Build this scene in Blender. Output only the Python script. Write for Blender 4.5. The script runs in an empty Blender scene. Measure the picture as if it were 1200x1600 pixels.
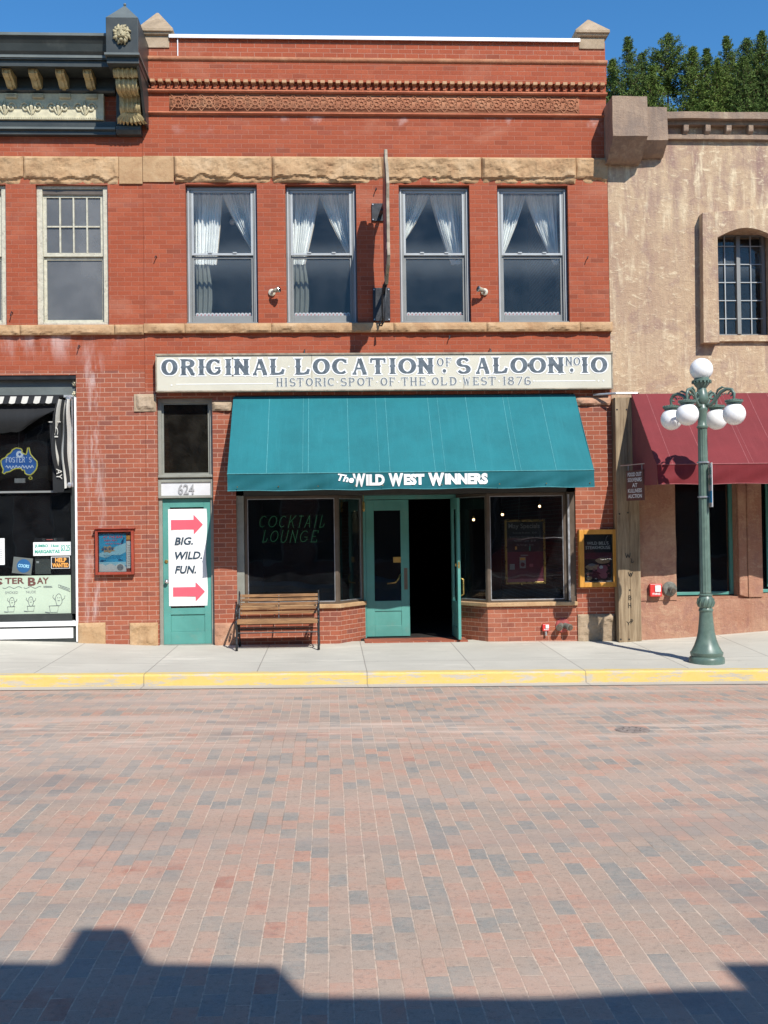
import bpy, math, random
from mathutils import Vector, Matrix
random.seed(7)
D2R = math.radians
scn = bpy.context.scene
COL = scn.collection
# ------------------------------------------------------------------ camera
F, YAW, PITCH, ROLL, CAM = 1620.0, 3.0, 0.9, 0.014, Vector((0, -16.2, 1.8))
_a, _p = D2R(-YAW), D2R(PITCH)
R_ = Vector((math.cos(_a), math.sin(_a), 0))
FW = Vector((-math.sin(_a) * math.cos(_p), math.cos(_a) * math.cos(_p), math.sin(_p)))
U_ = R_.cross(FW)
cR = R_ * math.cos(ROLL) - U_ * math.sin(ROLL)
cU = R_ * math.sin(ROLL) + U_ * math.cos(ROLL)
cam = bpy.data.cameras.new('camera'); camo = bpy.data.objects.new('camera', cam); COL.objects.link(camo)
m = Matrix((cR, cU, -FW)).transposed().to_4x4(); m.translation = CAM
camo.matrix_world = m
cam.sensor_fit = 'VERTICAL'; cam.sensor_height = 32; cam.sensor_width = 24
cam.lens = 32 * F / 1600; cam.clip_end = 2000; cam.clip_start = 0.05
scn.camera = camo
# ------------------------------------------------------------------ sun, sky, exposure
SUN = Vector((-0.42, 1.0, -1.04)).normalized()
w = bpy.data.worlds.new('World'); scn.world = w; w.use_nodes = True
nt = w.node_tree
bg = nt.nodes['Background']
sk = nt.nodes.new('ShaderNodeTexSky'); sk.sky_type = 'NISHITA'; sk.sun_disc = False
sk.sun_elevation = math.asin(-SUN.z); sk.sun_rotation = math.atan2(-SUN.x, -SUN.y)
sk.altitude = 1400; sk.air_density = 1.3; sk.dust_density = 0.0; sk.ozone_density = 4.0
hs_ = nt.nodes.new('ShaderNodeHueSaturation'); hs_.inputs['Saturation'].default_value = 1.27; hs_.inputs['Value'].default_value = 1.15
nt.links.new(sk.outputs[0], hs_.inputs['Color']); nt.links.new(hs_.outputs[0], bg.inputs[0]); bg.inputs[1].default_value = 0.11
sl = bpy.data.lights.new('sun', 'SUN'); sl.energy = 4.6; sl.angle = D2R(0.33); sl.color = (1, 0.96, 0.9)
so = bpy.data.objects.new('sun', sl); COL.objects.link(so)
so.rotation_euler = SUN.to_track_quat('-Z', 'Y').to_euler(); so.location = (8, -20, 25)
scn.view_settings.view_transform = 'Standard'; scn.view_settings.look = 'None'
scn.view_settings.exposure = 0.36; scn.view_settings.gamma = 1
scn.render.engine = 'CYCLES'
# ------------------------------------------------------------------ node helpers
class NT:
    def __init__(s, name):
        s.m = bpy.data.materials.new(name); s.m.use_nodes = True; s.t = s.m.node_tree
        s.b = s.t.nodes['Principled BSDF']; s.out = s.t.nodes['Material Output']
    def n(s, typ, **k):
        nd = s.t.nodes.new(typ)
        for a, v in k.items(): setattr(nd, a, v)
        return nd
    def L(s, a, b): s.t.links.new(a, b)
    def put(s, sock, v):
        if isinstance(v, bpy.types.NodeSocket): s.L(v, sock)
        else:
            try: sock.default_value = v
            except Exception: sock.default_value = (v[0], v[1], v[2], 1) if len(v) == 3 else v
    def ma(s, op, a, b=0.0, c=0.0, clamp=False):
        nd = s.n('ShaderNodeMath', operation=op); nd.use_clamp = clamp
        s.put(nd.inputs[0], a); s.put(nd.inputs[1], b); s.put(nd.inputs[2], c)
        return nd.outputs[0]
    def mix(s, f, a, b, blend='MIX'):
        nd = s.n('ShaderNodeMix', data_type='RGBA', blend_type=blend)
        s.put(nd.inputs[0], f)
        for i, v in ((6, a), (7, b)):
            if not isinstance(v, bpy.types.NodeSocket): v = (v[0], v[1], v[2], 1)
            s.put(nd.inputs[i], v)
        return nd.outputs[2]
    def pos(s):
        g = s.n('ShaderNodeNewGeometry'); return g.outputs['Position']
    def obj(s):
        g = s.n('ShaderNodeTexCoord'); return g.outputs['Object']
    def xyz(s, v):
        x = s.n('ShaderNodeSeparateXYZ'); s.L(v, x.inputs[0]); return x.outputs
    def comb(s, x, y, z=0.0):
        c = s.n('ShaderNodeCombineXYZ'); s.put(c.inputs[0], x); s.put(c.inputs[1], y); s.put(c.inputs[2], z); return c.outputs[0]
    def noise(s, vec, scale, detail=4, rough=0.55, dist=0.0, dim='3D'):
        nd = s.n('ShaderNodeTexNoise', noise_dimensions=dim)
        s.L(vec, nd.inputs['Vector']); nd.inputs['Scale'].default_value = scale; nd.inputs['Detail'].default_value = detail
        nd.inputs['Roughness'].default_value = rough; nd.inputs['Distortion'].default_value = dist
        return nd.outputs[0]
    def scl(s, vec, sx, sy, sz):
        nd = s.n('ShaderNodeMapping'); s.L(vec, nd.inputs[0]); nd.inputs['Scale'].default_value = (sx, sy, sz); return nd.outputs[0]
    def smooth(s, v, lo, hi, a=0.0, b=1.0):
        nd = s.n('ShaderNodeMapRange', interpolation_type='SMOOTHSTEP'); s.put(nd.inputs[0], v)
        nd.inputs[1].default_value = lo; nd.inputs[2].default_value = hi
        nd.inputs[3].default_value = a; nd.inputs[4].default_value = b
        return nd.outputs[0]
    def ramp(s, v, stops, interp='LINEAR'):
        nd = s.n('ShaderNodeValToRGB'); s.put(nd.inputs[0], v); r = nd.color_ramp; r.interpolation = interp
        while len(r.elements) < len(stops): r.elements.new(0.5)
        for e, (p, c) in zip(r.elements, stops): e.position = p; e.color = (c[0], c[1], c[2], 1)
        return nd.outputs[0]
    def white(s, vec):
        nd = s.n('ShaderNodeTexWhiteNoise', noise_dimensions='2D'); s.L(vec, nd.inputs[0]); return nd.outputs[0]
    def bump(s, h, strength=0.5, dist=0.01):
        nd = s.n('ShaderNodeBump'); s.put(nd.inputs['Height'], h); nd.inputs['Strength'].default_value = strength
        nd.inputs['Distance'].default_value = dist; s.L(nd.outputs[0], s.b.inputs['Normal'])
    def fin(s, col, rough=0.8, metal=0.0, spec=0.5):
        s.put(s.b.inputs['Base Color'], col if isinstance(col, bpy.types.NodeSocket) else (*col[:3], 1))
        s.put(s.b.inputs['Roughness'], rough); s.b.inputs['Metallic'].default_value = metal
        s.b.inputs['Specular IOR Level'].default_value = spec
        return s.m

def pm(name, col, rough=0.6, var=0.12, scale=6, metal=0.0, bump=0.0, bs=60, spec=0.5, dirt=None, dirt_amt=0.3, streak=(1, 1, 1)):
    """plain painted / cast material: colour with cloudy wear, optional dirt tint and fine bump"""
    t = NT(name); p = t.scl(t.obj(), *streak)
    n1 = t.noise(p, scale, 5, 0.6)
    c = t.mix(t.smooth(n1, 0.3, 0.7), [x * (1 - var) for x in col], [min(1, x * (1 + var)) for x in col])
    if dirt: c = t.mix(t.smooth(t.noise(p, scale * 1.7, 6, 0.7), 0.52, 0.75, 0, dirt_amt), c, dirt)
    if bump: t.bump(t.noise(t.obj(), bs, 3), bump, 0.01)
    return t.fin(c, t.smooth(n1, 0.2, 0.8, max(0, rough - 0.08), min(1, rough + 0.08)), metal, spec)

def brick(name, bw, bh, jw, stops, mortar, mortar_soft=None, sgn=1, kind='wall'):
    """individual bricks laid from world position; kind chooses where the joints are pale"""
    t = NT(name); P = t.pos(); x, y, z = t.xyz(P)
    wob = t.noise(P, 9, 2)
    u = t.ma('ADD', t.ma('MULTIPLY_ADD', y, sgn, x), t.ma('MULTIPLY', wob, 0.012))
    v = t.ma('ADD', z, t.ma('MULTIPLY', t.noise(P, 3.1, 2), 0.010))
    row = t.ma('FLOOR', t.ma('DIVIDE', v, bh))
    sh = t.ma('MULTIPLY', t.ma('FRACT', t.ma('MULTIPLY', row, 0.5)), 1.0)
    uu = t.ma('ADD', t.ma('DIVIDE', u, bw), sh); col = t.ma('FLOOR', uu)
    fu = t.ma('FRACT', uu); fv = t.ma('FRACT', t.ma('DIVIDE', v, bh))
    du = t.ma('MULTIPLY', t.ma('MINIMUM', fu, t.ma('SUBTRACT', 1.0, fu)), bw)
    dv = t.ma('MULTIPLY', t.ma('MINIMUM', fv, t.ma('SUBTRACT', 1.0, fv)), bh)
    d = t.ma('ADD', t.ma('MINIMUM', du, dv), t.ma('MULTIPLY_ADD', t.noise(P, 60, 2), 0.006, -0.003))
    joint = t.smooth(d, jw * 0.5 - 0.002, jw * 0.5 + 0.003, 1, 0)
    rnd = t.white(t.comb(col, row))
    bc = t.ramp(rnd, stops)
    bc = t.mix(t.smooth(t.noise(P, 40, 4), 0.3, 0.75, 0, 0.25), bc, [c * 0.62 for c in stops[0][1]])
    bc = t.mix(t.smooth(t.noise(P, 1.1, 4), 0.35, 0.7, 0, 0.35), bc, [c * 0.8 for c in stops[len(stops) // 2][1]])
    big = t.noise(P, 0.8, 5, 0.65)
    if kind == 'upper':      # old fine jointed face: red mortar, paler repointing here and there
        pale = t.smooth(big, 0.54, 0.66)
        mc = t.mix(pale, mortar_soft, mortar)
    elif kind == 'mixed':    # fine joints above the shop fronts, repointed pale below and on the parapet
        low = t.smooth(t.ma('ADD', z, t.ma('MULTIPLY', big, 0.6)), 4.25, 4.5, 1, 0)
        top = t.smooth(z, 9.17, 9.2)
        pale = t.ma('MAXIMUM', t.ma('MAXIMUM', low, top), t.smooth(big, 0.52, 0.66, 0, 0.75), clamp=True)
        mc = t.mix(pale, mortar_soft, mortar)
    else:
        mc = mortar
    mc = t.mix(t.noise(P, 30, 3), mc, [c * 0.75 for c in mortar])
    c = t.mix(joint, bc, mc)
    # lime bloom running down the wall below the sills and beside the shop front
    stripe = t.smooth(t.ma('ABSOLUTE', t.ma('ADD', x, 3.62)), 0.05, 0.22, 1, 0)
    sv = t.noise(t.scl(P, 7, 7, 1.3), 1.0, 5, 0.7)
    bloom = t.ma('MULTIPLY', t.ma('MULTIPLY', stripe, t.smooth(z, 4.9, 4.2)), t.smooth(sv, 0.45, 0.7))
    under = t.ma('MULTIPLY', t.smooth(z, 4.3, 4.85), t.ma('MULTIPLY', t.smooth(z, 4.95, 4.86), t.smooth(x, -2.9, -3.6)))
    b2 = t.ma('MULTIPLY', under, t.smooth(t.noise(t.scl(P, 3, 3, 0.8), 1.0, 5, 0.7), 0.42, 0.7))
    top2 = t.ma('MULTIPLY', t.smooth(z, 7.9, 8.3), t.ma('MULTIPLY', t.smooth(z, 8.33, 8.3), t.smooth(t.noise(P, 2.2, 5), 0.55, 0.72)))
    c = t.mix(t.ma('MULTIPLY', t.ma('MAXIMUM', t.ma('MAXIMUM', bloom, b2), top2), 0.6), c, (0.62, 0.5, 0.46))
    zone = t.noise(t.scl(P, 0.7, 0.7, 1.4), 0.9, 6, 0.7, 0.8)
    c = t.mix(t.smooth(zone, 0.5, 0.72, 0, 0.4), c, (0.44, 0.19, 0.12))
    c = t.mix(t.smooth(t.noise(t.scl(P, 0.5, 0.5, 1.6), 2.3, 6, 0.75), 0.56, 0.7, 0, 0.35), c, (0.24, 0.10, 0.07))
    # soot and splash dirt
    c = t.mix(t.smooth(t.noise(t.scl(P, 1, 1, 0.4), 1.6, 6, 0.7), 0.55, 0.8, 0, 0.3), c, (0.12, 0.07, 0.05))
    t.bump(t.ma('ADD', t.ma('MULTIPLY', joint, -1.0), t.ma('MULTIPLY', t.noise(P, 120, 3), 0.5)), 0.55, 0.006)
    return t.fin(c, 0.88, 0, 0.25)

RED = [(0.0, (0.25, 0.066, 0.036)), (0.07, (0.32, 0.074, 0.035)), (0.45, (0.355, 0.082, 0.038)), (0.85, (0.385, 0.095, 0.045)), (1.0, (0.30, 0.078, 0.045))]
REDL = [(0.0, (0.21, 0.072, 0.05)), (0.16, (0.31, 0.088, 0.048)), (0.75, (0.37, 0.108, 0.057)), (1.0, (0.23, 0.082, 0.058))]
M = {}
M['brick_up'] = brick('brick_fine_jointed', 0.215, 0.072, 0.006, RED, (0.48, 0.25, 0.175), (0.365, 0.104, 0.054), 1, 'mixed')
M['brick_low'] = brick('brick_pale_jointed', 0.215, 0.0735, 0.0085, REDL, (0.53, 0.30, 0.215), None, 1, 'low')
M['brick_low2'] = brick('brick_pale_jointed_turned', 0.215, 0.0735, 0.0085, REDL, (0.53, 0.30, 0.215), None, -1, 'low')
M['brick_old'] = brick('brick_brown', 0.215, 0.075, 0.01, [(0, (0.17, 0.07, 0.05)), (1, (0.25, 0.1, 0.07))], (0.3, 0.26, 0.22), None, 1, 'low')

def stone_mat(name, base, dark, light):
    t = NT(name); P = t.pos()
    n = t.noise(P, 2.3, 6, 0.65, 0.6)
    c = t.ramp(n, [(0.3, dark), (0.5, base), (0.72, light)])
    c = t.mix(t.smooth(t.noise(P, 14, 5, 0.7), 0.5, 0.75, 0, 0.4), c, [k * 0.6 for k in dark])
    c = t.mix(t.smooth(t.noise(P, 70, 2), 0.45, 0.8, 0, 0.25), c, light)
    t.bump(t.ma('ADD', t.noise(P, 26, 6, 0.7), t.ma('MULTIPLY', t.noise(P, 7, 4), 1.5)), 0.5, 0.014)
    return t.fin(c, 0.92, 0, 0.2)
M['sandstone'] = stone_mat('sandstone', (0.455, 0.29, 0.155), (0.36, 0.205, 0.105), (0.53, 0.37, 0.22))
M['sandstone_grey'] = stone_mat('weathered_sandstone', (0.36, 0.27, 0.18), (0.24, 0.18, 0.12), (0.48, 0.37, 0.26))
M['sandstone_pink'] = stone_mat('pink_sandstone', (0.45, 0.24, 0.15), (0.33, 0.17, 0.11), (0.52, 0.33, 0.22))
M['terracotta'] = stone_mat('terracotta', (0.42, 0.14, 0.075), (0.34, 0.10, 0.055), (0.50, 0.20, 0.11))
M['terracotta_tan'] = stone_mat('terracotta_tan', (0.39, 0.165, 0.09), (0.32, 0.12, 0.065), (0.45, 0.23, 0.13))
M['dentil_tan'] = stone_mat('dentil_tan', (0.46, 0.27, 0.15), (0.38, 0.2, 0.1), (0.52, 0.34, 0.2))

def stucco_mat(name, a, b, c_, streaky=1.0, pale=(0.78, 0.66, 0.44), purple=(0.25, 0.15, 0.135), blot=0.0):
    t = NT(name); P = t.pos(); x, y, z = t.xyz(P)
    c = t.ramp(t.noise(P, 0.8, 5, 0.6, 0.6), [(0.30, a), (0.5, b), (0.70, c_)])
    up = t.smooth(z, 4.8, 7.8)                                   # the top of the wall is stained darker
    pn = t.noise(t.scl(P, 3.2, 3.2, 0.7), 1.0, 6, 0.65, 0.4)
    c = t.mix(t.ma('MULTIPLY', t.smooth(pn, 0.44, 0.66), t.ma('MULTIPLY_ADD', up, 0.50, 0.20)), c, purple)
    st = t.noise(t.scl(P, 9, 9, 1.25), 1.0, 5, 0.6, 0.35)
    big = t.smooth(t.noise(t.scl(P, 1.2, 1.2, 0.8), 1.0, 3), 0.38, 0.6)
    c = t.mix(t.ma('MULTIPLY', t.ma('MULTIPLY', t.smooth(st, 0.49, 0.68), big), t.ma('MULTIPLY_ADD', up, 0.35, 0.45 * streaky), clamp=True), c, pale)
    fl = t.noise(t.scl(P, 2.5, 2.5, 5), 2.2, 7, 0.75, 0.8)
    c = t.mix(t.smooth(fl, 0.55, 0.63, 0, 0.60 * streaky), c, pale)
    c = t.mix(t.smooth(t.noise(P, 14, 5, 0.7), 0.35, 0.7, 0, 0.28), c, [k * 0.7 for k in a])
    bl = t.noise(t.scl(P, 1, 1, 0.8), 2.4, 7, 0.7, 1.0)
    c = t.mix(t.smooth(bl, 0.50, 0.62, 0, 0.38 + 0.15 * blot), c, [k * 1.0 for k in purple])
    c = t.mix(t.smooth(t.noise(P, 5.5, 6, 0.7, 1.2), 0.53, 0.66, 0, 0.35 + 0.2 * blot), c, c_)
    t.bump(t.ma('ADD', t.ma('ADD', t.ma('MULTIPLY', st, 0.8), t.ma('MULTIPLY', fl, 0.7)), t.ma('MULTIPLY', t.noise(P, 40, 4), 0.25)), 0.75, 0.03)
    return t.fin(c, 0.85, 0, 0.3)
M['stucco'] = stucco_mat('mottled_stucco', (0.385, 0.25, 0.165), (0.47, 0.33, 0.21), (0.55, 0.405, 0.255))
M['stucco_grey'] = stucco_mat('grey_stucco', (0.26, 0.18, 0.13), (0.33, 0.23, 0.16), (0.40, 0.29, 0.20), 0.12, (0.5, 0.4, 0.28), (0.2, 0.15, 0.12))
M['stucco_rust'] = stucco_mat('rust_stucco', (0.345, 0.155, 0.095), (0.405, 0.215, 0.14), (0.475, 0.30, 0.195), 0.50, (0.62, 0.45, 0.28), (0.27, 0.13, 0.10), 1.0)

# street pavers laid with their long side across the street
def road_mat():
    t = NT('street_brick'); P = t.pos(); x, y, z = t.xyz(P)
    wx = t.ma('MULTIPLY_ADD', t.noise(P, 0.5, 2), 0.05, x); wx = t.ma('MULTIPLY_ADD', t.noise(P, 4, 2), 0.010, wx)
    wy = t.ma('MULTIPLY_ADD', t.noise(P, 5, 2), 0.02, y)
    bw, bl = 0.106, 0.203
    cx = t.ma('DIVIDE', wx, bw); col = t.ma('FLOOR', cx)
    sh = t.white(t.comb(col, 3.3)); sh = t.ma('MULTIPLY_ADD', sh, 0.22, t.ma('MULTIPLY', t.ma('FRACT', t.ma('MULTIPLY', col, 0.5)), 1.0))
    cy = t.ma('ADD', t.ma('DIVIDE', wy, bl), sh); row = t.ma('FLOOR', cy)
    fx = t.ma('FRACT', cx); fy = t.ma('FRACT', cy)
    dx = t.ma('MULTIPLY', t.ma('MINIMUM', fx, t.ma('SUBTRACT', 1.0, fx)), bw)
    dy = t.ma('MULTIPLY', t.ma('MINIMUM', fy, t.ma('SUBTRACT', 1.0, fy)), bl)
    jn = t.ma('MULTIPLY_ADD', t.noise(P, 26, 5, 0.75), 0.016, -0.0075)
    jx = t.smooth(t.ma('ADD', dx, jn), 0.0022, 0.0055, 1, 0)
    jy = t.smooth(t.ma('ADD', dy, jn), 0.0012, 0.0042, 1, 0)
    jy2 = t.ma('MULTIPLY', jy, t.smooth(t.noise(P, 2.7, 3), 0.42, 0.62, 0.25, 1))
    rnd = t.white(t.comb(col, row))
    rnd2 = t.ma('ADD', t.ma('ADD', t.ma('MULTIPLY', rnd, 0.62), t.ma('MULTIPLY', t.noise(P, 0.55, 3), 0.5)), t.ma('MULTIPLY_ADD', t.noise(P, 7.5, 3, 0.6), 0.30, -0.09))
    c = t.ramp(rnd2, [(0.24, (0.175, 0.195, 0.195)), (0.40, (0.23, 0.235, 0.22)), (0.50, (0.30, 0.255, 0.215)), (0.66, (0.345, 0.265, 0.215)), (0.82, (0.385, 0.255, 0.20)), (0.95, (0.41, 0.235, 0.175)), (1, (0.33, 0.16, 0.12))])
    c = t.mix(t.smooth(t.noise(P, 19, 6, 0.75), 0.35, 0.7, 0, 0.45), c, (0.36, 0.30, 0.255))
    c = t.mix(t.smooth(t.noise(P, 34, 5, 0.75), 0.50, 0.70, 0, 0.55), c, (0.15, 0.125, 0.11))
    c = t.mix(t.smooth(t.noise(P, 260, 2), 0.52, 0.8, 0, 0.55), c, (0.55, 0.46, 0.40))
    c = t.mix(t.smooth(t.noise(P, 190, 2), 0.55, 0.8, 0, 0.5), c, (0.10, 0.08, 0.07))
    jc = t.mix(t.noise(P, 1.7, 4), (0.66, 0.57, 0.47), (0.46, 0.36, 0.28))
    dark = t.smooth(t.noise(P, 0.9, 4, 0.6), 0.54, 0.64)
    jc = t.mix(t.ma('MULTIPLY', dark, 0.75), jc, (0.13, 0.09, 0.065))
    jt = t.ma('MAXIMUM', jx, jy2)
    jt = t.ma('MULTIPLY', jt, t.smooth(t.noise(P, 16, 4, 0.7), 0.34, 0.56, 0.25, 1.0))
    c = t.mix(t.ma('MULTIPLY', jt, 0.72), c, jc)
    # dust and tyre polish running along the street
    band = t.noise(t.scl(P, 0.25, 1.6, 1), 1.0, 5, 0.6, 0.4)
    far = t.smooth(y, -8.5, -5.5)
    c = t.mix(t.ma('MULTIPLY', t.smooth(band, 0.42, 0.68), t.ma('MULTIPLY_ADD', far, 0.50, 0.25)), c, (0.45, 0.37, 0.32))
    lane = t.smooth(t.noise(t.scl(P, 0.12, 1.1, 1), 1.3, 5, 0.65, 0.7), 0.5, 0.68, 0, 0.42)
    c = t.mix(lane, c, (0.235, 0.205, 0.19))
    lime = t.ma('MULTIPLY', t.smooth(t.ma('ABSOLUTE', t.ma('ADD', y, 6.0)), 0.05, 1.1, 1, 0), t.smooth(t.noise(t.scl(P, 0.35, 3, 1), 2.5, 6, 0.7, 0.5), 0.46, 0.66))
    c = t.mix(t.ma('MULTIPLY', lime, 0.65), c, (0.58, 0.49, 0.42))
    oil = t.smooth(t.noise(t.scl(P, 0.6, 1.2, 1), 0.9, 4, 0.5), 0.6, 0.72, 0, 0.35)
    c = t.mix(oil, c, (0.17, 0.14, 0.14))
    tilt = t.ma('MULTIPLY', t.white(t.comb(row, col)), 0.5)
    h = t.ma('ADD', t.ma('ADD', t.ma('MULTIPLY', t.ma('MAXIMUM', jx, jy), -1.0), tilt), t.ma('MULTIPLY', t.noise(P, 150, 3), 0.6))
    t.bump(h, 0.5, 0.006)
    br = t.n('ShaderNodeMix', data_type='RGBA', blend_type='MULTIPLY'); br.inputs[0].default_value = 1; t.L(c, br.inputs[6]); br.inputs[7].default_value = (1.16, 1.08, 1.00, 1); c = br.outputs[2]
    return t.fin(c, 0.8, 0, 0.35)
M['road'] = road_mat()

def concrete(name, base, joints=True, yellow=False, tone=1.0):
    t = NT(name); P = t.pos(); x, y, z = t.xyz(P)
    n = t.noise(P, 0.8, 6, 0.6)
    c = t.ramp(n, [(0.3, [k * 0.82 for k in base]), (0.6, base), (0.8, [min(1, k * 1.15) for k in base])])
    c = t.mix(t.smooth(t.noise(t.scl(P, 0.5, 3, 1), 1.6, 6, 0.7), 0.5, 0.72, 0, 0.6), c, [k * 0.70 for k in base])
    c = t.mix(t.smooth(t.noise(P, 170, 2), 0.5, 0.8, 0, 0.4), c, [k * 0.6 for k in base])
    c = t.mix(t.smooth(t.noise(P, 4.2, 4, 0.7), 0.64, 0.74, 0, 0.35), c, (0.2, 0.18, 0.16))
    c = t.mix(t.smooth(t.noise(t.scl(P, 0.4, 1.4, 1), 1.3, 6, 0.75, 0.6), 0.54, 0.66, 0, 0.6), c, [min(1, k * 1.22) for k in base])
    c = t.mix(t.smooth(y, -1.6, -2.6, 0, 0.35), c, [k * 0.80 for k in base])
    cell = t.white(t.comb(t.ma('FLOOR', t.ma('DIVIDE', t.ma('SUBTRACT', x, 0.45), 1.41)), t.ma('FLOOR', t.ma('DIVIDE', t.ma('ADD', y, 1.95), 4.0))))
    c = t.mix(t.smooth(t.noise(P, 17, 2, 0.5), 0.73, 0.76, 0, 0.5), c, (0.12, 0.11, 0.10))
    if joints: c = t.mix(t.ma('MULTIPLY', cell, 0.35), c, [k * 0.72 for k in base])
    if yellow:
        wear = t.noise(t.scl(P, 1.2, 6, 6), 2.2, 7, 0.75)
        fade = t.noise(P, 12, 5, 0.7)
        yc = t.mix(fade, (0.62, 0.42, 0.075), (0.64, 0.50, 0.20))
        c = t.mix(t.smooth(wear, 0.60, 0.49, 0, 0.95), c, yc)
    step = 1.41 if joints else 2.82
    fx = t.ma('FRACT', t.ma('DIVIDE', t.ma('SUBTRACT', t.ma('MULTIPLY_ADD', t.noise(P, 2, 2), 0.01, x), 0.455), step))
    dx = t.ma('MULTIPLY', t.ma('MINIMUM', fx, t.ma('SUBTRACT', 1.0, fx)), step)
    dy = t.ma('ABSOLUTE', t.ma('ADD', y, 1.95)) if joints else 9.0
    j = t.smooth(t.ma('MINIMUM', dx, dy), 0.003, 0.010, 1, 0)
    c = t.mix(t.ma('MULTIPLY', j, 0.6), c, (0.16, 0.14, 0.12))
    t.bump(t.ma('ADD', t.ma('MULTIPLY', j, -1.5), t.noise(P, 110, 4)), 0.35, 0.006)
    return t.fin(c, 0.85, 0, 0.3)
M['sidewalk'] = concrete('sidewalk_concrete', (0.57, 0.54, 0.455))
M['kerb'] = concrete('kerb_concrete', (0.52, 0.47, 0.39), False)
M['kerb_yellow'] = concrete('yellow_kerb_paint', (0.52, 0.47, 0.39), False, True)

def wood(name, a, b, sx, sy, sz, rough=0.7, grain=1.0):
    t = NT(name); P = t.scl(t.obj(), sx, sy, sz)
    g = t.noise(P, 1.0, 8, 0.7, 0.6)
    c = t.ramp(g, [(0.3, a), (0.62, b)])
    c = t.mix(t.smooth(t.noise(t.obj(), 3, 3), 0.4, 0.8, 0, 0.35), c, [k * 0.6 for k in a])
    t.bump(g, 0.4 * grain, 0.01)
    return t.fin(c, rough, 0, 0.3)
M['timber'] = wood('weathered_timber', (0.14, 0.09, 0.05), (0.37, 0.28, 0.175), 26, 26, 1.3, 0.85, 1.5)
M['slat'] = wood('bench_slat', (0.09, 0.04, 0.02), (0.40, 0.22, 0.10), 2.2, 26, 34, 0.6)
M['oak'] = wood('golden_oak', (0.50, 0.22, 0.035), (0.62, 0.30, 0.06), 14, 14, 3, 0.4)
M['redwood'] = wood('red_stained_wood', (0.24, 0.035, 0.02), (0.36, 0.07, 0.04), 12, 12, 3, 0.5)
M['bark'] = wood('pine_bark', (0.09, 0.05, 0.035), (0.30, 0.19, 0.13), 20, 20, 3, 0.9)

M['teal_paint'] = pm('teal_paint', (0.085, 0.285, 0.245), 0.45, 0.08, 3, dirt=(0.25, 0.28, 0.22), dirt_amt=0.25)
M['dark_teal'] = pm('dark_teal_paint', (0.05, 0.20, 0.17), 0.45, 0.08)
M['grey_trim'] = pm('grey_olive_trim', (0.25, 0.25, 0.21), 0.5, 0.1, 4, dirt=(0.12, 0.11, 0.09))
M['bronze'] = pm('bronze_frame', (0.13, 0.10, 0.075), 0.4, 0.15, 5, 0.3)
M['bronze_dark'] = pm('dark_header', (0.05, 0.05, 0.045), 0.5, 0.1)
M['win_frame'] = pm('grey_frame', (0.215, 0.22, 0.21), 0.45, 0.06, 4, dirt=(0.2, 0.2, 0.2), dirt_amt=0.2)
M['win_light'] = pm('pale_grey_frame', (0.38, 0.40, 0.40), 0.45, 0.05, 4)
M['peeling'] = pm('peeling_cream_paint', (0.52, 0.49, 0.38), 0.75, 0.12, 14, bump=0.5, bs=30, dirt=(0.2, 0.17, 0.13), dirt_amt=0.8)
M['cornice'] = pm('dark_green_grey_paint', (0.032, 0.038, 0.036), 0.45, 0.12, 2.5, dirt=(0.13, 0.13, 0.11), dirt_amt=0.25)
M['cornice_mid'] = pm('mid_green_grey_paint', (0.125, 0.14, 0.13), 0.45, 0.12, 2.5)
M['old_gold'] = pm('pale_aged_gold', (0.34, 0.29, 0.17), 0.6, 0.25, 12, dirt=(0.12, 0.10, 0.05), dirt_amt=0.6)
M['gold'] = pm('aged_gold_paint', (0.42, 0.33, 0.16), 0.5, 0.25, 14, dirt=(0.16, 0.12, 0.05), dirt_amt=0.6)
M['cream_relief'] = pm('cream_relief_paint', (0.55, 0.50, 0.34), 0.6, 0.15, 10, dirt=(0.30, 0.25, 0.13), dirt_amt=0.6)
M['coping'] = pm('white_metal_coping', (0.8, 0.8, 0.8), 0.35, 0.05)
M['sign_cream'] = pm('cream_sign_paint', (0.57, 0.54, 0.43), 0.5, 0.05, 1.6, dirt=(0.5, 0.46, 0.34), dirt_amt=0.3)
M['sign_white'] = pm('sign_white_paint', (0.82, 0.82, 0.78), 0.5, 0.03)
M['sign_blue'] = pm('faded_navy_paint', (0.085, 0.11, 0.13), 0.55, 0.3, 16, dirt=(0.28, 0.30, 0.3), dirt_amt=0.5)
M['sign_grey'] = pm('faded_grey_paint', (0.15, 0.17, 0.175), 0.55, 0.15, 12)
M['sign_edge'] = pm('weathered_sign_edge', (0.30, 0.25, 0.18), 0.7, 0.3, 8)
M['white'] = pm('white_paint', (0.80, 0.80, 0.78), 0.5, 0.03)
M['plate'] = pm('silver_white_plate', (0.62, 0.62, 0.62), 0.5, 0.05)
M['black'] = pm('black_paint', (0.015, 0.015, 0.015), 0.4, 0.2)
M['lid'] = pm('worn_iron_lid', (0.26, 0.215, 0.185), 0.6, 0.3, 20)
M['old_red'] = pm('dull_red_paint', (0.36, 0.07, 0.06), 0.6, 0.25, 12)
M['old_bronze'] = pm('dull_grey_bronze', (0.15, 0.15, 0.125), 0.5, 0.3, 14)
M['iron'] = pm('cast_iron', (0.035, 0.037, 0.04), 0.45, 0.2, 20, 0.4, bump=0.2)
M['steel'] = pm('galvanised_steel', (0.45, 0.46, 0.47), 0.4, 0.15, 12, 0.7)
M['brass'] = pm('brass', (0.55, 0.38, 0.12), 0.3, 0.1, 10, 0.9)
M['chrome'] = pm('chrome', (0.7, 0.7, 0.7), 0.15, 0.05, 5, 1.0)
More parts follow.
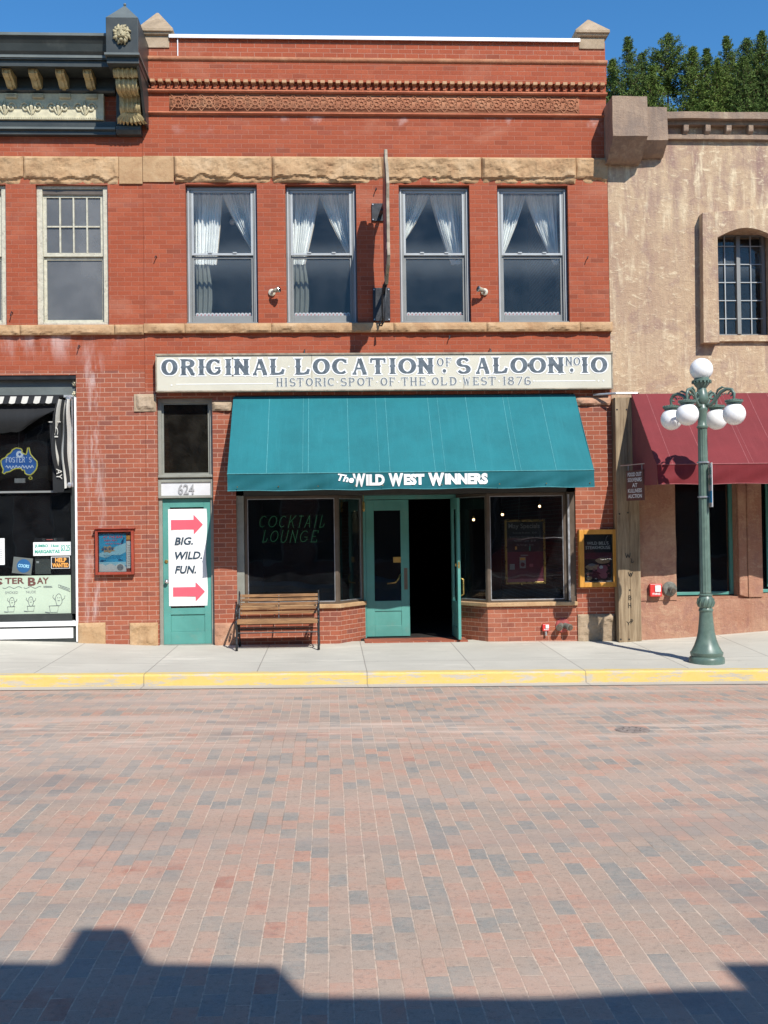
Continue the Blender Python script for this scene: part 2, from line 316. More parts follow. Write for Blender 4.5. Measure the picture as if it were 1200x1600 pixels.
M['lamp_green'] = pm('lamp_green_paint', (0.10, 0.155, 0.125), 0.38, 0.15, 7, dirt=(0.22, 0.27, 0.22), dirt_amt=0.4)
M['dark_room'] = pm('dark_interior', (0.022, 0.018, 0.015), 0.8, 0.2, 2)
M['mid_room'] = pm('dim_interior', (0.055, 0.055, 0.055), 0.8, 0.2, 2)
M['roof'] = pm('tar_roof', (0.05, 0.05, 0.05), 0.9, 0.2, 2)
M['curtain'] = pm('sheer_white_curtain', (0.86, 0.87, 0.84), 0.9, 0.05, 10)
M['curtain_dim'] = pm('shaded_grey_curtain', (0.13, 0.14, 0.12), 0.9, 0.1, 10)  # curtain tails: the dimness behind the lower panes is painted as darker grey
M['curtain_edge'] = pm('beige_curtain_edge', (0.55, 0.46, 0.34), 0.9, 0.05, 10)
M['lace'] = pm('lace_white', (0.50, 0.49, 0.48), 0.9, 0.08)
M['lace_red'] = pm('lace_rose', (0.45, 0.18, 0.16), 0.9, 0.08)
M['red_alarm'] = pm('red_alarm_paint', (0.62, 0.04, 0.035), 0.4, 0.05)
M['red_print'] = pm('red_print', (0.85, 0.10, 0.14), 0.6, 0.02)
M['navy_print'] = pm('navy_print', (0.02, 0.045, 0.07), 0.6, 0.02)
M['green_print'] = pm('green_print', (0.04, 0.36, 0.26), 0.6, 0.02)
M['brown_print'] = pm('brown_print', (0.13, 0.05, 0.04), 0.6, 0.02)
M['orange_print'] = pm('orange_print', (0.85, 0.38, 0.08), 0.6, 0.02)
M['blue_print'] = pm('sky_blue_print', (0.05, 0.42, 0.72), 0.5, 0.15, 3)
M['pale_blue_print'] = pm('pale_blue_print', (0.40, 0.72, 0.85), 0.5, 0.1, 3)
M['deep_blue_print'] = pm('deep_blue_print', (0.015, 0.10, 0.25), 0.5, 0.1, 3)
M['sage_banner'] = pm('sage_banner', (0.46, 0.55, 0.42), 0.6, 0.03, 2)
M['black_print'] = pm('black_print', (0.012, 0.012, 0.014), 0.5, 0.05)
M['maroon_print'] = pm('maroon_print', (0.14, 0.015, 0.035), 0.4, 0.1, 8)
M['pink_print'] = pm('pink_print', (0.42, 0.12, 0.16), 0.4, 0.1, 8)
M['grey_print'] = pm('grey_print', (0.3, 0.3, 0.3), 0.5, 0.1, 8)
M['tan_print'] = pm('tan_print', (0.5, 0.34, 0.2), 0.5, 0.2, 20)

def canvas(name, col, alongx=True, fade=0.25):
    t = NT(name); P = t.pos(); O = t.obj()
    n = t.noise(t.scl(O, 1, 1.5, 0.7), 1.6, 5, 0.6)
    c = t.mix(t.smooth(n, 0.3, 0.7), [k * (1 - fade * 0.4) for k in col], [min(1, k * (1 + fade * 0.4)) for k in col])
    c = t.mix(t.smooth(t.noise(O, 120, 3), 0.45, 0.75, 0, 0.25), c, [min(1, k * 1.5 + 0.02) for k in col])
    c = t.mix(t.smooth(t.noise(t.scl(O, 14, 1, 0.8), 1.0, 5, 0.7), 0.5, 0.75, 0, 0.28), c, [min(1, k * 1.35 + 0.015) for k in col])
    c = t.mix(t.smooth(t.noise(t.scl(O, 6, 1, 1.2), 1.0, 6, 0.75), 0.55, 0.75, 0, 0.25), c, [k * 0.62 for k in col])
    t.bump(t.ma('ADD', t.ma('MULTIPLY', t.noise(O, 260, 1), 0.3), t.ma('MULTIPLY', t.noise(t.scl(O, 1, 1, 0.5), 4, 3), 1.2)), 0.35, 0.01)
    m_ = t.fin(c, 0.75, 0, 0.25); t.b.inputs['Sheen Weight'].default_value = 0.1
    return m_
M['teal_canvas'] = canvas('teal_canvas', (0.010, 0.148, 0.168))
M['teal_valance'] = canvas('shaded_teal_canvas', (0.006, 0.105, 0.125))  # darker copy of the canvas: shade on the upright valance put into its colour
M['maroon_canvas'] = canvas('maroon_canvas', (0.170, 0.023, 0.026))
M['maroon_valance'] = canvas('shaded_maroon_canvas', (0.155, 0.014, 0.018))  # maroon copy darkened the same way, the valance's weaker light painted in
M['black_canvas'] = canvas('black_canvas', (0.012, 0.013, 0.014))
M['white_canvas'] = canvas('white_canvas', (0.50, 0.485, 0.43))
M['seam_teal'] = pm('teal_seam', (0.06, 0.25, 0.27), 0.8, 0.2, 20)
M['seam_maroon'] = pm('maroon_seam', (0.30, 0.09, 0.09), 0.8, 0.2, 20)

def glass(name, dust=0.04, dustcol=(0.35, 0.38, 0.42), tint=(0.8, 0.82, 0.82), refl=1.0, rough=0.01, dscale=3.0, patchy=0.6, topdust=0.0):
    t = NT(name); t.t.nodes.remove(t.b)
    tr = t.n('ShaderNodeBsdfTransparent'); tr.inputs[0].default_value = (*tint, 1)
    gl = t.n('ShaderNodeBsdfGlossy'); gl.inputs['Roughness'].default_value = rough; gl.inputs[0].default_value = (0.95, 0.97, 1, 1)
    bmp = t.n('ShaderNodeBump'); t.L(t.noise(t.obj(), 1.3, 2), bmp.inputs['Height']); bmp.inputs['Strength'].default_value = 0.06; bmp.inputs['Distance'].default_value = 0.05
    t.L(bmp.outputs[0], gl.inputs['Normal'])
    fr = t.n('ShaderNodeFresnel'); fr.inputs[0].default_value = 1.5
    mx = t.n('ShaderNodeMixShader'); geo = t.n('ShaderNodeNewGeometry'); t.L(t.ma('MULTIPLY', t.ma('MULTIPLY', fr.outputs[0], refl, clamp=True), t.ma('SUBTRACT', 1.0, geo.outputs['Backfacing'])), mx.inputs[0]); t.L(tr.outputs[0], mx.inputs[1]); t.L(gl.outputs[0], mx.inputs[2])
    df = t.n('ShaderNodeBsdfDiffuse'); df.inputs[0].default_value = (*dustcol, 1)
    mx2 = t.n('ShaderNodeMixShader'); zz = t.xyz(t.pos())[2]
    topd = t.ma('ADD', t.smooth(t.ma('ABSOLUTE', t.ma('SUBTRACT', zz, 7.12)), 0.42, 0.0), t.smooth(t.ma('ABSOLUTE', t.ma('SUBTRACT', zz, 6.05)), 0.36, 0.0)) if topdust else 0.0
    t.L(t.ma('MULTIPLY_ADD', topd, topdust, t.smooth(t.noise(t.obj(), dscale, 5, 0.6), 0.3, 0.75, dust * (1 - patchy), dust * (1 + patchy))), mx2.inputs[0])
    t.L(mx.outputs[0], mx2.inputs[1]); t.L(df.outputs[0], mx2.inputs[2]); t.L(mx2.outputs[0], t.out.inputs[0])
    return t.m
M['glass'] = glass('shop_glass', 0.010, tint=(0.75, 0.77, 0.77), refl=1.9)
M['glass_up'] = glass('storm_window_glass', 0.02, (0.34, 0.38, 0.40), tint=(0.98, 0.99, 0.99), refl=1.0, topdust=0.09)
M['glass_dusty'] = glass('dusty_glass', 0.42, (0.27, 0.275, 0.275), tint=(0.7, 0.7, 0.7), dscale=1.0, patchy=.35)
M['glass_dim'] = glass('tinted_glass', 0.10, (0.12, 0.11, 0.09), tint=(0.45, 0.45, 0.42))

def milk(name, col=(0.86, 0.86, 0.84)):
    t = NT(name); m_ = t.fin(col, 0.28, 0, 0.5)
    t.b.inputs['Subsurface Weight'].default_value = 0.3; t.b.inputs['Subsurface Radius'].default_value = (0.1, 0.1, 0.1)
    return m_
M['globe'] = milk('milk_glass')
def emis(name, col, s, base=(0.1, 0.1, 0.1)):
    t = NT(name); t.fin(base, 0.4); t.b.inputs['Emission Color'].default_value = (*col, 1); t.b.inputs['Emission Strength'].default_value = s
    return t.m
M['neon_green'] = emis('green_neon_tube', (0.12, 0.75, 0.30), 0.07, (0.06, 0.22, 0.10))
M['neon_yellow'] = emis('yellow_neon_tube', (0.9, 0.8, 0.1), 0.35, (0.3, 0.3, 0.05))
M['neon_white'] = emis('white_neon_tube', (0.6, 0.75, 1.0), 0.5, (0.4, 0.4, 0.4))
M['neon_red'] = emis('red_neon_tube', (1.0, 0.25, 0.2), 0.5, (0.5, 0.1, 0.1))
M['bulb'] = emis('warm_bulb', (1.0, 0.62, 0.3), 9.0, (0.5, 0.4, 0.3))
# ------------------------------------------------------------------ mesh helpers
from mathutils import noise as mn
ORG = {}
class MB:
    def __init__(s): s.v = []; s.f = []; s.mi = []; s.cur = 0
    def m(s, i): s.cur = i; return s
    def face(s, idx): s.f.append(tuple(idx)); s.mi.append(s.cur)
    def add(s, vs, fs):
        b = len(s.v); s.v += [tuple(p) for p in vs]
        for f in fs: s.face([b + i for i in f])
    def box(s, x0, x1, y0, y1, z0, z1, M4=None):
        vs = [Vector(p) for p in ((x0, y0, z0), (x1, y0, z0), (x1, y1, z0), (x0, y1, z0), (x0, y0, z1), (x1, y0, z1), (x1, y1, z1), (x0, y1, z1))]
        if M4: vs = [M4 @ p for p in vs]
        s.add(vs, [(0, 3, 2, 1), (4, 5, 6, 7), (0, 1, 5, 4), (1, 2, 6, 5), (2, 3, 7, 6), (3, 0, 4, 7)]); return s
    def prism(s, poly, y0, y1, fn=None):
        """poly in (x, z), counter-clockwise seen from -Y, pushed from y0 (front) to y1"""
        ar = sum(poly[i][0] * poly[(i + 1) % len(poly)][1] - poly[(i + 1) % len(poly)][0] * poly[i][1] for i in range(len(poly)))
        if ar < 0: poly = poly[::-1]
        n = len(poly); fn = fn or (lambda a, y, b: (a, y, b))
        vs = [fn(a, y0, b) for a, b in poly] + [fn(a, y1, b) for a, b in poly]
        s.add(vs, [tuple(range(n)), tuple(range(2 * n - 1, n - 1, -1))] + [(i, i + n, (i + 1) % n + n, (i + 1) % n) for i in range(n)]); return s
    def profx(s, prof, x0, x1):
        """profile in (y, z) swept along X"""
        return s.prism(prof, x0, x1, lambda a, t, b: (t, a, b))
    def tube(s, pts, r, n=8, cap=True, flat=1.0):
        pts = [Vector(p) for p in pts]; rs = r if isinstance(r, (list, tuple)) else [r] * len(pts)
        b = len(s.v); up = Vector((0, 0, 1)); T0 = (pts[1] - pts[0]).normalized()
        if abs(T0.dot(up)) > 0.95: up = Vector((0, 1, 0))
        Nn = T0.cross(up).normalized()
        for i, p in enumerate(pts):
            T = (pts[min(i + 1, len(pts) - 1)] - pts[max(i - 1, 0)])
            T = T.normalized() if T.length > 1e-9 else T0
            Nn = (Nn - T * Nn.dot(T)).normalized(); B = T.cross(Nn)
            for k in range(n):
                a = 2 * math.pi * k / n
                s.v.append(tuple(p + (Nn * math.cos(a) + B * math.sin(a) * flat) * rs[i]))
        for i in range(len(pts) - 1):
            for k in range(n):
                s.face((b + i * n + k, b + i * n + (k + 1) % n, b + (i + 1) * n + (k + 1) % n, b + (i + 1) * n + k))
        if cap:
            s.face([b + k for k in range(n)][::-1]); s.face([b + (len(pts) - 1) * n + k for k in range(n)])
        return s
    def lathe(s, prof, c=(0, 0, 0), n=24, axis='z', flute=None):
        b = len(s.v); c = Vector(c)
        for r, h in prof:
            for k in range(n):
                a = 2 * math.pi * k / n
                rr = r * (flute(k, h) if flute else 1)
                x, y = rr * math.cos(a), rr * math.sin(a)
                p = Vector((x, y, h)) if axis == 'z' else (Vector((x, -h, y)) if axis == 'y' else Vector((h, x, y)))
                s.v.append(tuple(c + p))
        for i in range(len(prof) - 1):
            for k in range(n):
                q = (b + i * n + k, b + i * n + (k + 1) % n, b + (i + 1) * n + (k + 1) % n, b + (i + 1) * n + k)
                s.face(q)
        s.face([b + k for k in range(n)][::-1]); s.face([b + (len(prof) - 1) * n + k for k in range(n)])
        return s
    def ball(s, c, r, n=24, sz=1.0):
        m_ = n // 2
        return s.lathe([(max(1e-4, r * math.sin(math.pi * i / m_)), -r * sz * math.cos(math.pi * i / m_)) for i in range(m_ + 1)], c, n)
    def grid(s, fn, nu, nv):
        b = len(s.v)
        for j in range(nv + 1):
            for i in range(nu + 1): s.v.append(tuple(fn(i / nu, j / nv)))
        for j in range(nv):
            for i in range(nu):
                a = b + j * (nu + 1) + i; s.face((a, a + 1, a + nu + 2, a + nu + 1))
        return s
    def rock(s, x0, x1, z0, z1, yf, amp, yb=0.03, seed=0, st=0.035, under=0.0, jag=0.06):
        nx = max(3, int((x1 - x0) / st)); nz = max(3, int((z1 - z0) / st)); b = len(s.v)
        for j in range(nz + 1):
            for i in range(nx + 1):
                x = x0 + (x1 - x0) * i / nx; z = z0 + (z1 - z0) * j / nz
                q = Vector((x * 3 + seed * 7.3, seed * 1.7, z * 3))
                n = mn.fractal(q * .8, 0.95, 2.1, 5) ; c = mn.cell(Vector((x * 6 + n * 1.5, seed, z * 7 + n)))
                e = min(i, nx - i, nz - j, j * 2 + 1) ; e = min(1, e / 1.5)
                d = amp * (0.42 + 0.62 * n + 0.05 * c) * e
                if under:
                    lim = z0 + (z1 - z0) * 0.22 + jag * mn.fractal(Vector((x * 4 + seed, 3, 0)), 1.0, 2.2, 4)
                    q_ = max(0, min(1, (lim - z) / .035)); d -= under * q_ * q_ * (3 - 2 * q_) * (0.8 + 0.3 * mn.noise(Vector((x * 9, 0, z * 9))))
                s.v.append((x, yf - d, z))
        for j in range(nz):
            for i in range(nx):
                a = b + j * (nx + 1) + i; s.face((a, a + 1, a + nx + 2, a + nx + 1))
        rim = [b + i for i in range(nx + 1)] + [b + j * (nx + 1) + nx for j in range(1, nz + 1)] + \
              [b + nz * (nx + 1) + i for i in range(nx - 1, -1, -1)] + [b + j * (nx + 1) for j in range(nz - 1, 0, -1)]
        bb = len(s.v)
        for r in rim: s.v.append((s.v[r][0], yb, s.v[r][2]))
        n_ = len(rim)
        for k in range(n_): s.face((rim[(k + 1) % n_], rim[k], bb + k, bb + (k + 1) % n_))
        return s
    def wall(s, x0, x1, z0, z1, y0, y1, holes):
        xs = sorted({x0, x1, *[h[0] for h in holes], *[h[1] for h in holes]}); xs = [x for x in xs if x0 <= x <= x1]
        zs = sorted({z0, z1, *[h[2] for h in holes], *[h[3] for h in holes]}); zs = [z for z in zs if z0 <= z <= z1]
        def solid(i, j):
            if not (0 <= i < len(xs) - 1 and 0 <= j < len(zs) - 1): return False
            cx, cz = (xs[i] + xs[i + 1]) / 2, (zs[j] + zs[j + 1]) / 2
            return not any(h[0] < cx < h[1] and h[2] < cz < h[3] for h in holes)
        for i in range(len(xs) - 1):
            for j in range(len(zs) - 1):
                if not solid(i, j): continue
                a, b_, c, d = xs[i], xs[i + 1], zs[j], zs[j + 1]
                s.add([(a, y0, c), (b_, y0, c), (b_, y0, d), (a, y0, d)], [(0, 1, 2, 3)])
                s.add([(a, y1, c), (b_, y1, c), (b_, y1, d), (a, y1, d)], [(3, 2, 1, 0)])
                if not solid(i - 1, j): s.add([(a, y0, c), (a, y1, c), (a, y1, d), (a, y0, d)], [(3, 2, 1, 0)])
                if not solid(i + 1, j): s.add([(b_, y0, c), (b_, y1, c), (b_, y1, d), (b_, y0, d)], [(0, 1, 2, 3)])
                if not solid(i, j - 1): s.add([(a, y0, c), (b_, y0, c), (b_, y1, c), (a, y1, c)], [(3, 2, 1, 0)])
                if not solid(i, j + 1): s.add([(a, y0, d), (b_, y0, d), (b_, y1, d), (a, y1, d)], [(0, 1, 2, 3)])
        return s
    def frame(s, x0, x1, z0, z1, t, y0, y1, tb=None, tt=None):
        """rectangular frame made of four butted bars"""
        tb = t if tb is None else tb; tt = t if tt is None else tt
        s.box(x0, x0 + t, y0, y1, z0, z1); s.box(x1 - t, x1, y0, y1, z0, z1)
        s.box(x0 + t, x1 - t, y0, y1, z0, z0 + tb); s.box(x0 + t, x1 - t, y0, y1, z1 - tt, z1); return s
    def mesh(s, name, mats, origin=(0, 0, 0), smooth=False):
        me = bpy.data.meshes.new(name); o = Vector(origin)
        me.from_pydata([tuple(Vector(p) - o) for p in s.v], [], s.f)
        for k in (mats if isinstance(mats, (list, tuple)) else [mats]): me.materials.append(k)
        me.polygons.foreach_set('material_index', s.mi)
        if smooth: me.polygons.foreach_set('use_smooth', [True] * len(me.polygons))
        me.update(); return me
    def build(s, name, mats, parent=None, bevel=0, smooth=False, label=None, cat=None, group=None, kind=None, sharp=None):
        if parent is None and s.v and kind is None:
            xs, ys, zs = zip(*s.v); org = ((min(xs) + max(xs)) / 2, (min(ys) + max(ys)) / 2, min(zs))
        else: org = (0, 0, 0)
        me = s.mesh(name, mats, org, smooth or sharp is not None)
        if sharp is not None: me.set_sharp_from_angle(angle=D2R(sharp))
        o = bpy.data.objects.new(name, me); COL.objects.link(o); o.location = org
        if parent is not None:
            o.parent = parent
            if parent.name in ORG: o.matrix_parent_inverse = Matrix.Translation(ORG[parent.name]).inverted()
            else: o.location = (0, 0, 0)
        ORG_O[o.name] = org
        if parent is not None and parent.type == 'MESH' and parent.parent is None:
            o.matrix_parent_inverse = Matrix.Translation(ORG_O[parent.name]).inverted()
        if bevel:
            b = o.modifiers.new('bevel', 'BEVEL'); b.width = bevel; b.segments = 2; b.limit_method = 'ANGLE'; b.angle_limit = D2R(40)
        if label: o['label'] = label
        if cat and parent is None: o['category'] = cat
        if group: o['group'] = group
        if kind: o['kind'] = kind
        return o
ORG_O = {}
def thing(name, label, cat, loc=(0, 0, 0), group=None):
    o = bpy.data.objects.new(name, None); COL.objects.link(o); o.location = loc; o.empty_display_size = 0.2
    o['label'] = label; o['category'] = cat
    if group: o['group'] = group
    ORG[o.name] = Vector(loc); return o
def copy_tree(o, dloc, label=None, parent=None):
    c = o.copy(); COL.objects.link(c)
    if parent is not None: c.parent = parent
    else:
        c.location = Vector(o.location) + Vector(dloc)
        if label: c['label'] = label
    for ch in list(o.children): copy_tree(ch, (0, 0, 0), None, c)
    return c
def bx(name, mats, parent, *a, bevel=0, **k): return MB().box(*a).build(name, mats, parent, bevel, **k)

def at(px, py, Y=0.0):
    u = (px - 600) / F; v = (800 - py) / F
    d = cR * u + cU * v + FW; t = (Y - CAM.y) / d.y
    return CAM + d * t
def X(px, py, Y=0.0): return at(px, py, Y).x
def Z(px, py, Y=0.0): return at(px, py, Y).z

# ------------------------------------------------------------------ writing
def text_geo(body, shear=0.0, bold=0.0, res=3):
    cu = bpy.data.curves.new('text', 'FONT'); cu.body = body; cu.shear = shear; cu.offset = bold; cu.resolution_u = res
    ob = bpy.data.objects.new('text_tmp', cu); COL.objects.link(ob)
    dg = bpy.context.evaluated_depsgraph_get(); dg.update()
    me = bpy.data.meshes.new_from_object(ob.evaluated_get(dg))
    vs = [(v.co.x, v.co.y) for v in me.vertices]; fs = [tuple(p.vertices) for p in me.polygons]
    bpy.data.objects.remove(ob); bpy.data.curves.remove(cu); bpy.data.meshes.remove(me)
    return vs, fs
def put_text(mb, body, x0, x1, z0, z1, y, shear=0.0, bold=0.0, mat=0, fn=None, grow=0.0):
    """flat lettering fitted into a box on the plane y (facing -Y); fn bends it elsewhere"""
    vs, fs = text_geo(body, shear, bold)
    if not vs: return
    ax = min(v[0] for v in vs); bx_ = max(v[0] for v in vs); az = min(v[1] for v in vs); bz = max(v[1] for v in vs)
    fn = fn or (lambda a, yy, b: (a, yy, b))
    mb.m(mat)
    mb.add([fn(x0 + (v[0] - ax) / (bx_ - ax) * (x1 - x0), y, z0 + (v[1] - az) / (bz - az) * (z1 - z0)) for v in vs], fs)
def arc(cx, cy, rx, ry, a0, a1, n=14):
    return [(cx + rx * math.cos(D2R(a0 + (a1 - a0) * i / n)), cy + ry * math.sin(D2R(a0 + (a1 - a0) * i / n))) for i in range(n + 1)]
# single-line letters in a unit box; S = heavy stem, T = light bar, K = curve, O = closed curve
SK = {
 'O': [('O', arc(.5, .5, .42, .42, 90, 450, 28))],
 'C': [('K', arc(.54, .5, .44, .42, 48, 312, 22)), ('T', [(.86, .70), (.86, .92)])],
 'G': [('K', arc(.52, .5, .42, .42, 48, 335, 22)), ('T', [(.55, .44), (.93, .44)]), ('T', [(.84, .44), (.84, .14)]), ('T', [(.82, .72), (.82, .92)])],
 'S': [('K', arc(.5, .71, .34, .22, 20, 270, 14) + arc(.5, .27, .36, .22, 90, -160, 14)[0:])],
 'R': [('S', [(.2, 0), (.2, 1)]), ('K', [(.2, .93)] + arc(.5, .73, .32, .20, 90, -90, 10) + [(.2, .53)]), ('K', [(.5, .50), (.72, .28), (.82, .08), (.98, .06)])],
 'I': [('S', [(.5, 0), (.5, 1)])],
 '1': [('S', [(.5, 0), (.5, 1)]), ('T', [(.16, .82), (.5, .93)])],
 'N': [('S', [(.18, 0), (.18, 1)]), ('S', [(.84, 0), (.84, 1)]), ('D', [(.14, .96), (.88, .04)])],
 'A': [('D', [(.5, .97), (.86, .04)]), ('T', [(.48, .97), (.13, .04)]), ('T', [(.26, .36), (.74, .36)]), ('T', [(0, .03), (.28, .03)]), ('T', [(.7, .03), (1, .03)])],
 'L': [('S', [(.25, 0), (.25, 1)]), ('K', [(.2, .06), (.62, .06), (.84, .12), (.92, .34)])],
 'T': [('S', [(.5, 0), (.5, 1)]), ('T', [(.04, .93), (.96, .93)]), ('T', [(.06, .72), (.06, .95)]), ('T', [(.94, .72), (.94, .95)])],
 'F': [('S', [(.24, 0), (.24, 1)]), ('T', [(.2, .93), (.92, .93)]), ('T', [(.24, .5), (.7, .5)]), ('T', [(.9, .74), (.9, .95)])],
 'E': [('S', [(.24, 0), (.24, 1)]), ('T', [(.2, .93), (.9, .93)]), ('T', [(.24, .5), (.7, .5)]), ('T', [(.2, .06), (.92, .06)]), ('T', [(.88, .74), (.88, .95)]), ('T', [(.9, .26), (.9, .04)])],
 'H': [('S', [(.2, 0), (.2, 1)]), ('S', [(.8, 0), (.8, 1)]), ('T', [(.2, .5), (.8, .5)])],
 'P': [('S', [(.24, 0), (.24, 1)]), ('K', [(.24, .93)] + arc(.52, .7, .32, .23, 90, -90, 10) + [(.24, .47)])],
 'D': [('S', [(.22, 0), (.22, 1)]), ('K', [(.22, .94)] + arc(.46, .5, .42, .44, 90, -90, 14) + [(.22, .06)])],
 'W': [('D', [(.1, .96), (.3, .04)]), ('T', [(.3, .04), (.5, .8)]), ('D', [(.5, .8), (.7, .04)]), ('T', [(.7, .04), (.9, .96)])],
 'K': [('S', [(.2, 0), (.2, 1)]), ('T', [(.88, .98), (.22, .42)]), ('D', [(.42, .6), (.88, .02)])],
 'U': [('K', [(.16, 1), (.14, .4)] + arc(.5, .36, .36, .34, 190, 350, 12) + [(.86, .4), (.88, 1)])],
 'Y': [('T', [(.08, 1), (.5, .5)]), ('T', [(.92, 1), (.5, .5)]), ('S', [(.5, 0), (.5, .5)])],
 'B': [('S', [(.22, 0), (.22, 1)]), ('K', [(.22, .94)] + arc(.5, .73, .3, .21, 90, -90, 9) + [(.22, .52)]), ('K', [(.22, .5)] + arc(.54, .27, .34, .22, 90, -90, 9) + [(.22, .05)])],
 '8': [('O', arc(.5, .74, .30, .20, 90, 450, 18)), ('O', arc(.5, .27, .36, .23, 90, 450, 18))],
 '7': [('T', [(.08, .94), (.92, .94)]), ('D', [(.9, .92), (.36, .02)])],
 '6': [('K', [(.82, .88)] + arc(.56, .52, .44, .42, 100, 200, 8) + arc(.5, .28, .38, .24, 190, 470, 16))],
 ',': [('K', [(.3, .5), (.5, .62), (.7, .5), (.62, .2), (.3, 0)])],
}
def stroke_w(kind, n, pts, H, k):
    out = []
    for i in range(n):
        t = i / (n - 1)
        if kind == 'S':
            q = min(t, 1 - t)
            w_ = .235 + .20 * max(0, 1 - q / .11) ** 1.6 + .11 * max(0, 1 - abs(t - .5) / .07)
        elif kind == 'D': w_ = .22
        elif kind == 'T': w_ = .10 + .05 * max(0, 1 - min(t, 1 - t) / .2)
        else:
            a = pts[max(0, i - 1)]; b = pts[min(n - 1, i + 1)]
            dx, dy = b[0] - a[0], b[1] - a[1]; L = math.hypot(dx, dy) or 1
            w_ = .10 + .165 * abs(dy / L) ** 1.2
            if kind == 'K' and (t < .08 or t > .92): w_ = .15
        out.append(w_ * H * k)
    return out
def ribbon(mb, pts, ws, y, ext, mat, closed=False):
    n = len(pts); L, R = [], []
    for i in range(n):
        if closed: a = pts[(i - 1) % (n - 1)] if i else pts[n - 2]; b = pts[(i + 1) % (n - 1)] if i < n - 1 else pts[1]
        else: a = pts[max(0, i - 1)]; b = pts[min(n - 1, i + 1)]
        dx, dy = b[0] - a[0], b[1] - a[1]; l = math.hypot(dx, dy) or 1; nx, ny = -dy / l, dx / l
        h = ws[i] / 2 + ext; ex = 0
        px, py = pts[i]
        if not closed and i == 0: px -= dx / l * ext; py -= dy / l * ext
        if not closed and i == n - 1: px += dx / l * ext; py += dy / l * ext
        L.append((px + nx * h, y, py + ny * h)); R.append((px - nx * h, y, py - ny * h))
    mb.m(mat); b0 = len(mb.v); mb.v += L + R
    for i in range(n - 1): mb.face((b0 + n + i, b0 + n + i + 1, b0 + i + 1, b0 + i))
def resample(pts, m_):
    d = [0]
    for a, b in zip(pts, pts[1:]): d.append(d[-1] + math.hypot(b[0] - a[0], b[1] - a[1]))
    out = []
    for i in range(m_):
        t = d[-1] * i / (m_ - 1); k = 0
        while k < len(pts) - 2 and d[k + 1] < t: k += 1
        f = (t - d[k]) / ((d[k + 1] - d[k]) or 1)
        out.append((pts[k][0] + (pts[k + 1][0] - pts[k][0]) * f, pts[k][1] + (pts[k + 1][1] - pts[k][1]) * f))
    return out
def saloon_letter(mb, ch, x0, x1, z0, z1, y, k=1.0, edge=0.016, mats=(0, 1)):
    H = z1 - z0; e = [0]
    for kind, pts in SK[ch]:
        P = [(x0 + (x1 - x0) * a, z0 + H * b) for a, b in pts]
        if kind in 'STD': P = resample(P, 41 if kind == 'S' else 11)
        ws = stroke_w(kind, len(P), P, H, k)
        if edge: ribbon(mb, P, ws, y - e[0], edge, mats[0], kind == 'O')
        ribbon(mb, P, ws, y - 0.0025 - e[0], 0, mats[1], kind == 'O'); e[0] += 0.00012
def tube_letter(mb, ch, fn, r, n=5):
    for kind, pts in SK[ch]:
        if kind == 'T' and ch in 'CGTA' and len(SK[ch]) > 2 and abs(pts[0][1] - pts[1][1]) < .35 and pts[0][0] == pts[1][0]: continue
        if ch == 'A' and pts[0][1] == .03: continue
        if ch == 'C' and kind == 'T': continue
        mb.tube([fn(a, b) for a, b in pts], r, n)
# ================================================================== THE GROUND
def lerp_tab(tab, x):
    if x <= tab[0][0]: return tab[0][1]
    for (a, b), (c, d) in zip(tab, tab[1:]):
        if x <= c: return b + (d - b) * (x - a) / (c - a)
    return tab[-1][1]
def zk(x): return -0.035 - 0.0135 * max(-14, min(14, x))          # top of kerb
def zr(x): return zk(x) - 0.15                                     # street surface
def zb(x): return lerp_tab([(-14, .35), (-5.1, .16), (-3.9, .11), (-2.65, .035), (-1, .02), (2, .005), (4.5, -.03), (5.4, 0.0), (7, .10), (14, .5)], x)
KY = -2.95
def zs(x, y):
    f = max(0, min(1, (y - KY) / -KY)); return zk(x) * (1 - f) + zb(x) * f
def sheet(fn, x0, x1, y0, y1, nx, ny):
    return MB().grid(lambda u, v: (x0 + (x1 - x0) * u, y0 + (y1 - y0) * v, fn(x0 + (x1 - x0) * u, y0 + (y1 - y0) * v)), nx, ny)
sheet(lambda x, y: zr(x), -40, 40, -16.3, KY - .02, 120, 6).build('street', M['road'], kind='structure', label='red and grey brick paved street between the kerbs')
sheet(zs, -40, 40, KY + .13, 0.30, 160, 8).build('sidewalk', M['sidewalk'], kind='structure', label='pale concrete sidewalk in front of the shops')
sheet(lambda x, y: zk(x) + .02, -40, 40, -20.2, -16.45, 40, 2).build('far_sidewalk', M['sidewalk'], kind='structure')
k = MB()
def kerb_prof(x, o): return [(x, KY - .012, zr(x) - .25), (x, KY - .006, zr(x) + .03), (x, KY, zk(x) - .022), (x, KY + .022, zk(x)), (x, KY + .16, zk(x) + .006)]
b0 = 0
for i in range(161): k.v += kerb_prof(-40 + .5 * i, 0)
for i in range(160):
    for j in range(4):
        a = i * 5 + j; k.m(1 if j < 1 else 0)
        k.face((a, a + 5, a + 6, a + 1))
k2 = MB(); k2.v = k.v; k2.f = k.f; k2.mi = [0 if i % 4 in (1, 2, 3) else 0 for i in range(len(k.f))]
k2.build('kerb', M['kerb_yellow'], kind='structure', label='concrete kerb with worn yellow paint')
sheet(lambda x, y: zr(x) + .008, -40, 40, KY - .26, KY - .0, 120, 1).build('gutter', M['kerb'], kind='structure')
MB().box(-40, 40, -16.45, -16.28, -1, .0).build('far_kerb', M['kerb'], kind='structure')
g = MB().box(-900, 900, -900, 900, -1.6, -1.2); g.build('ground', M['roof'], kind='structure')

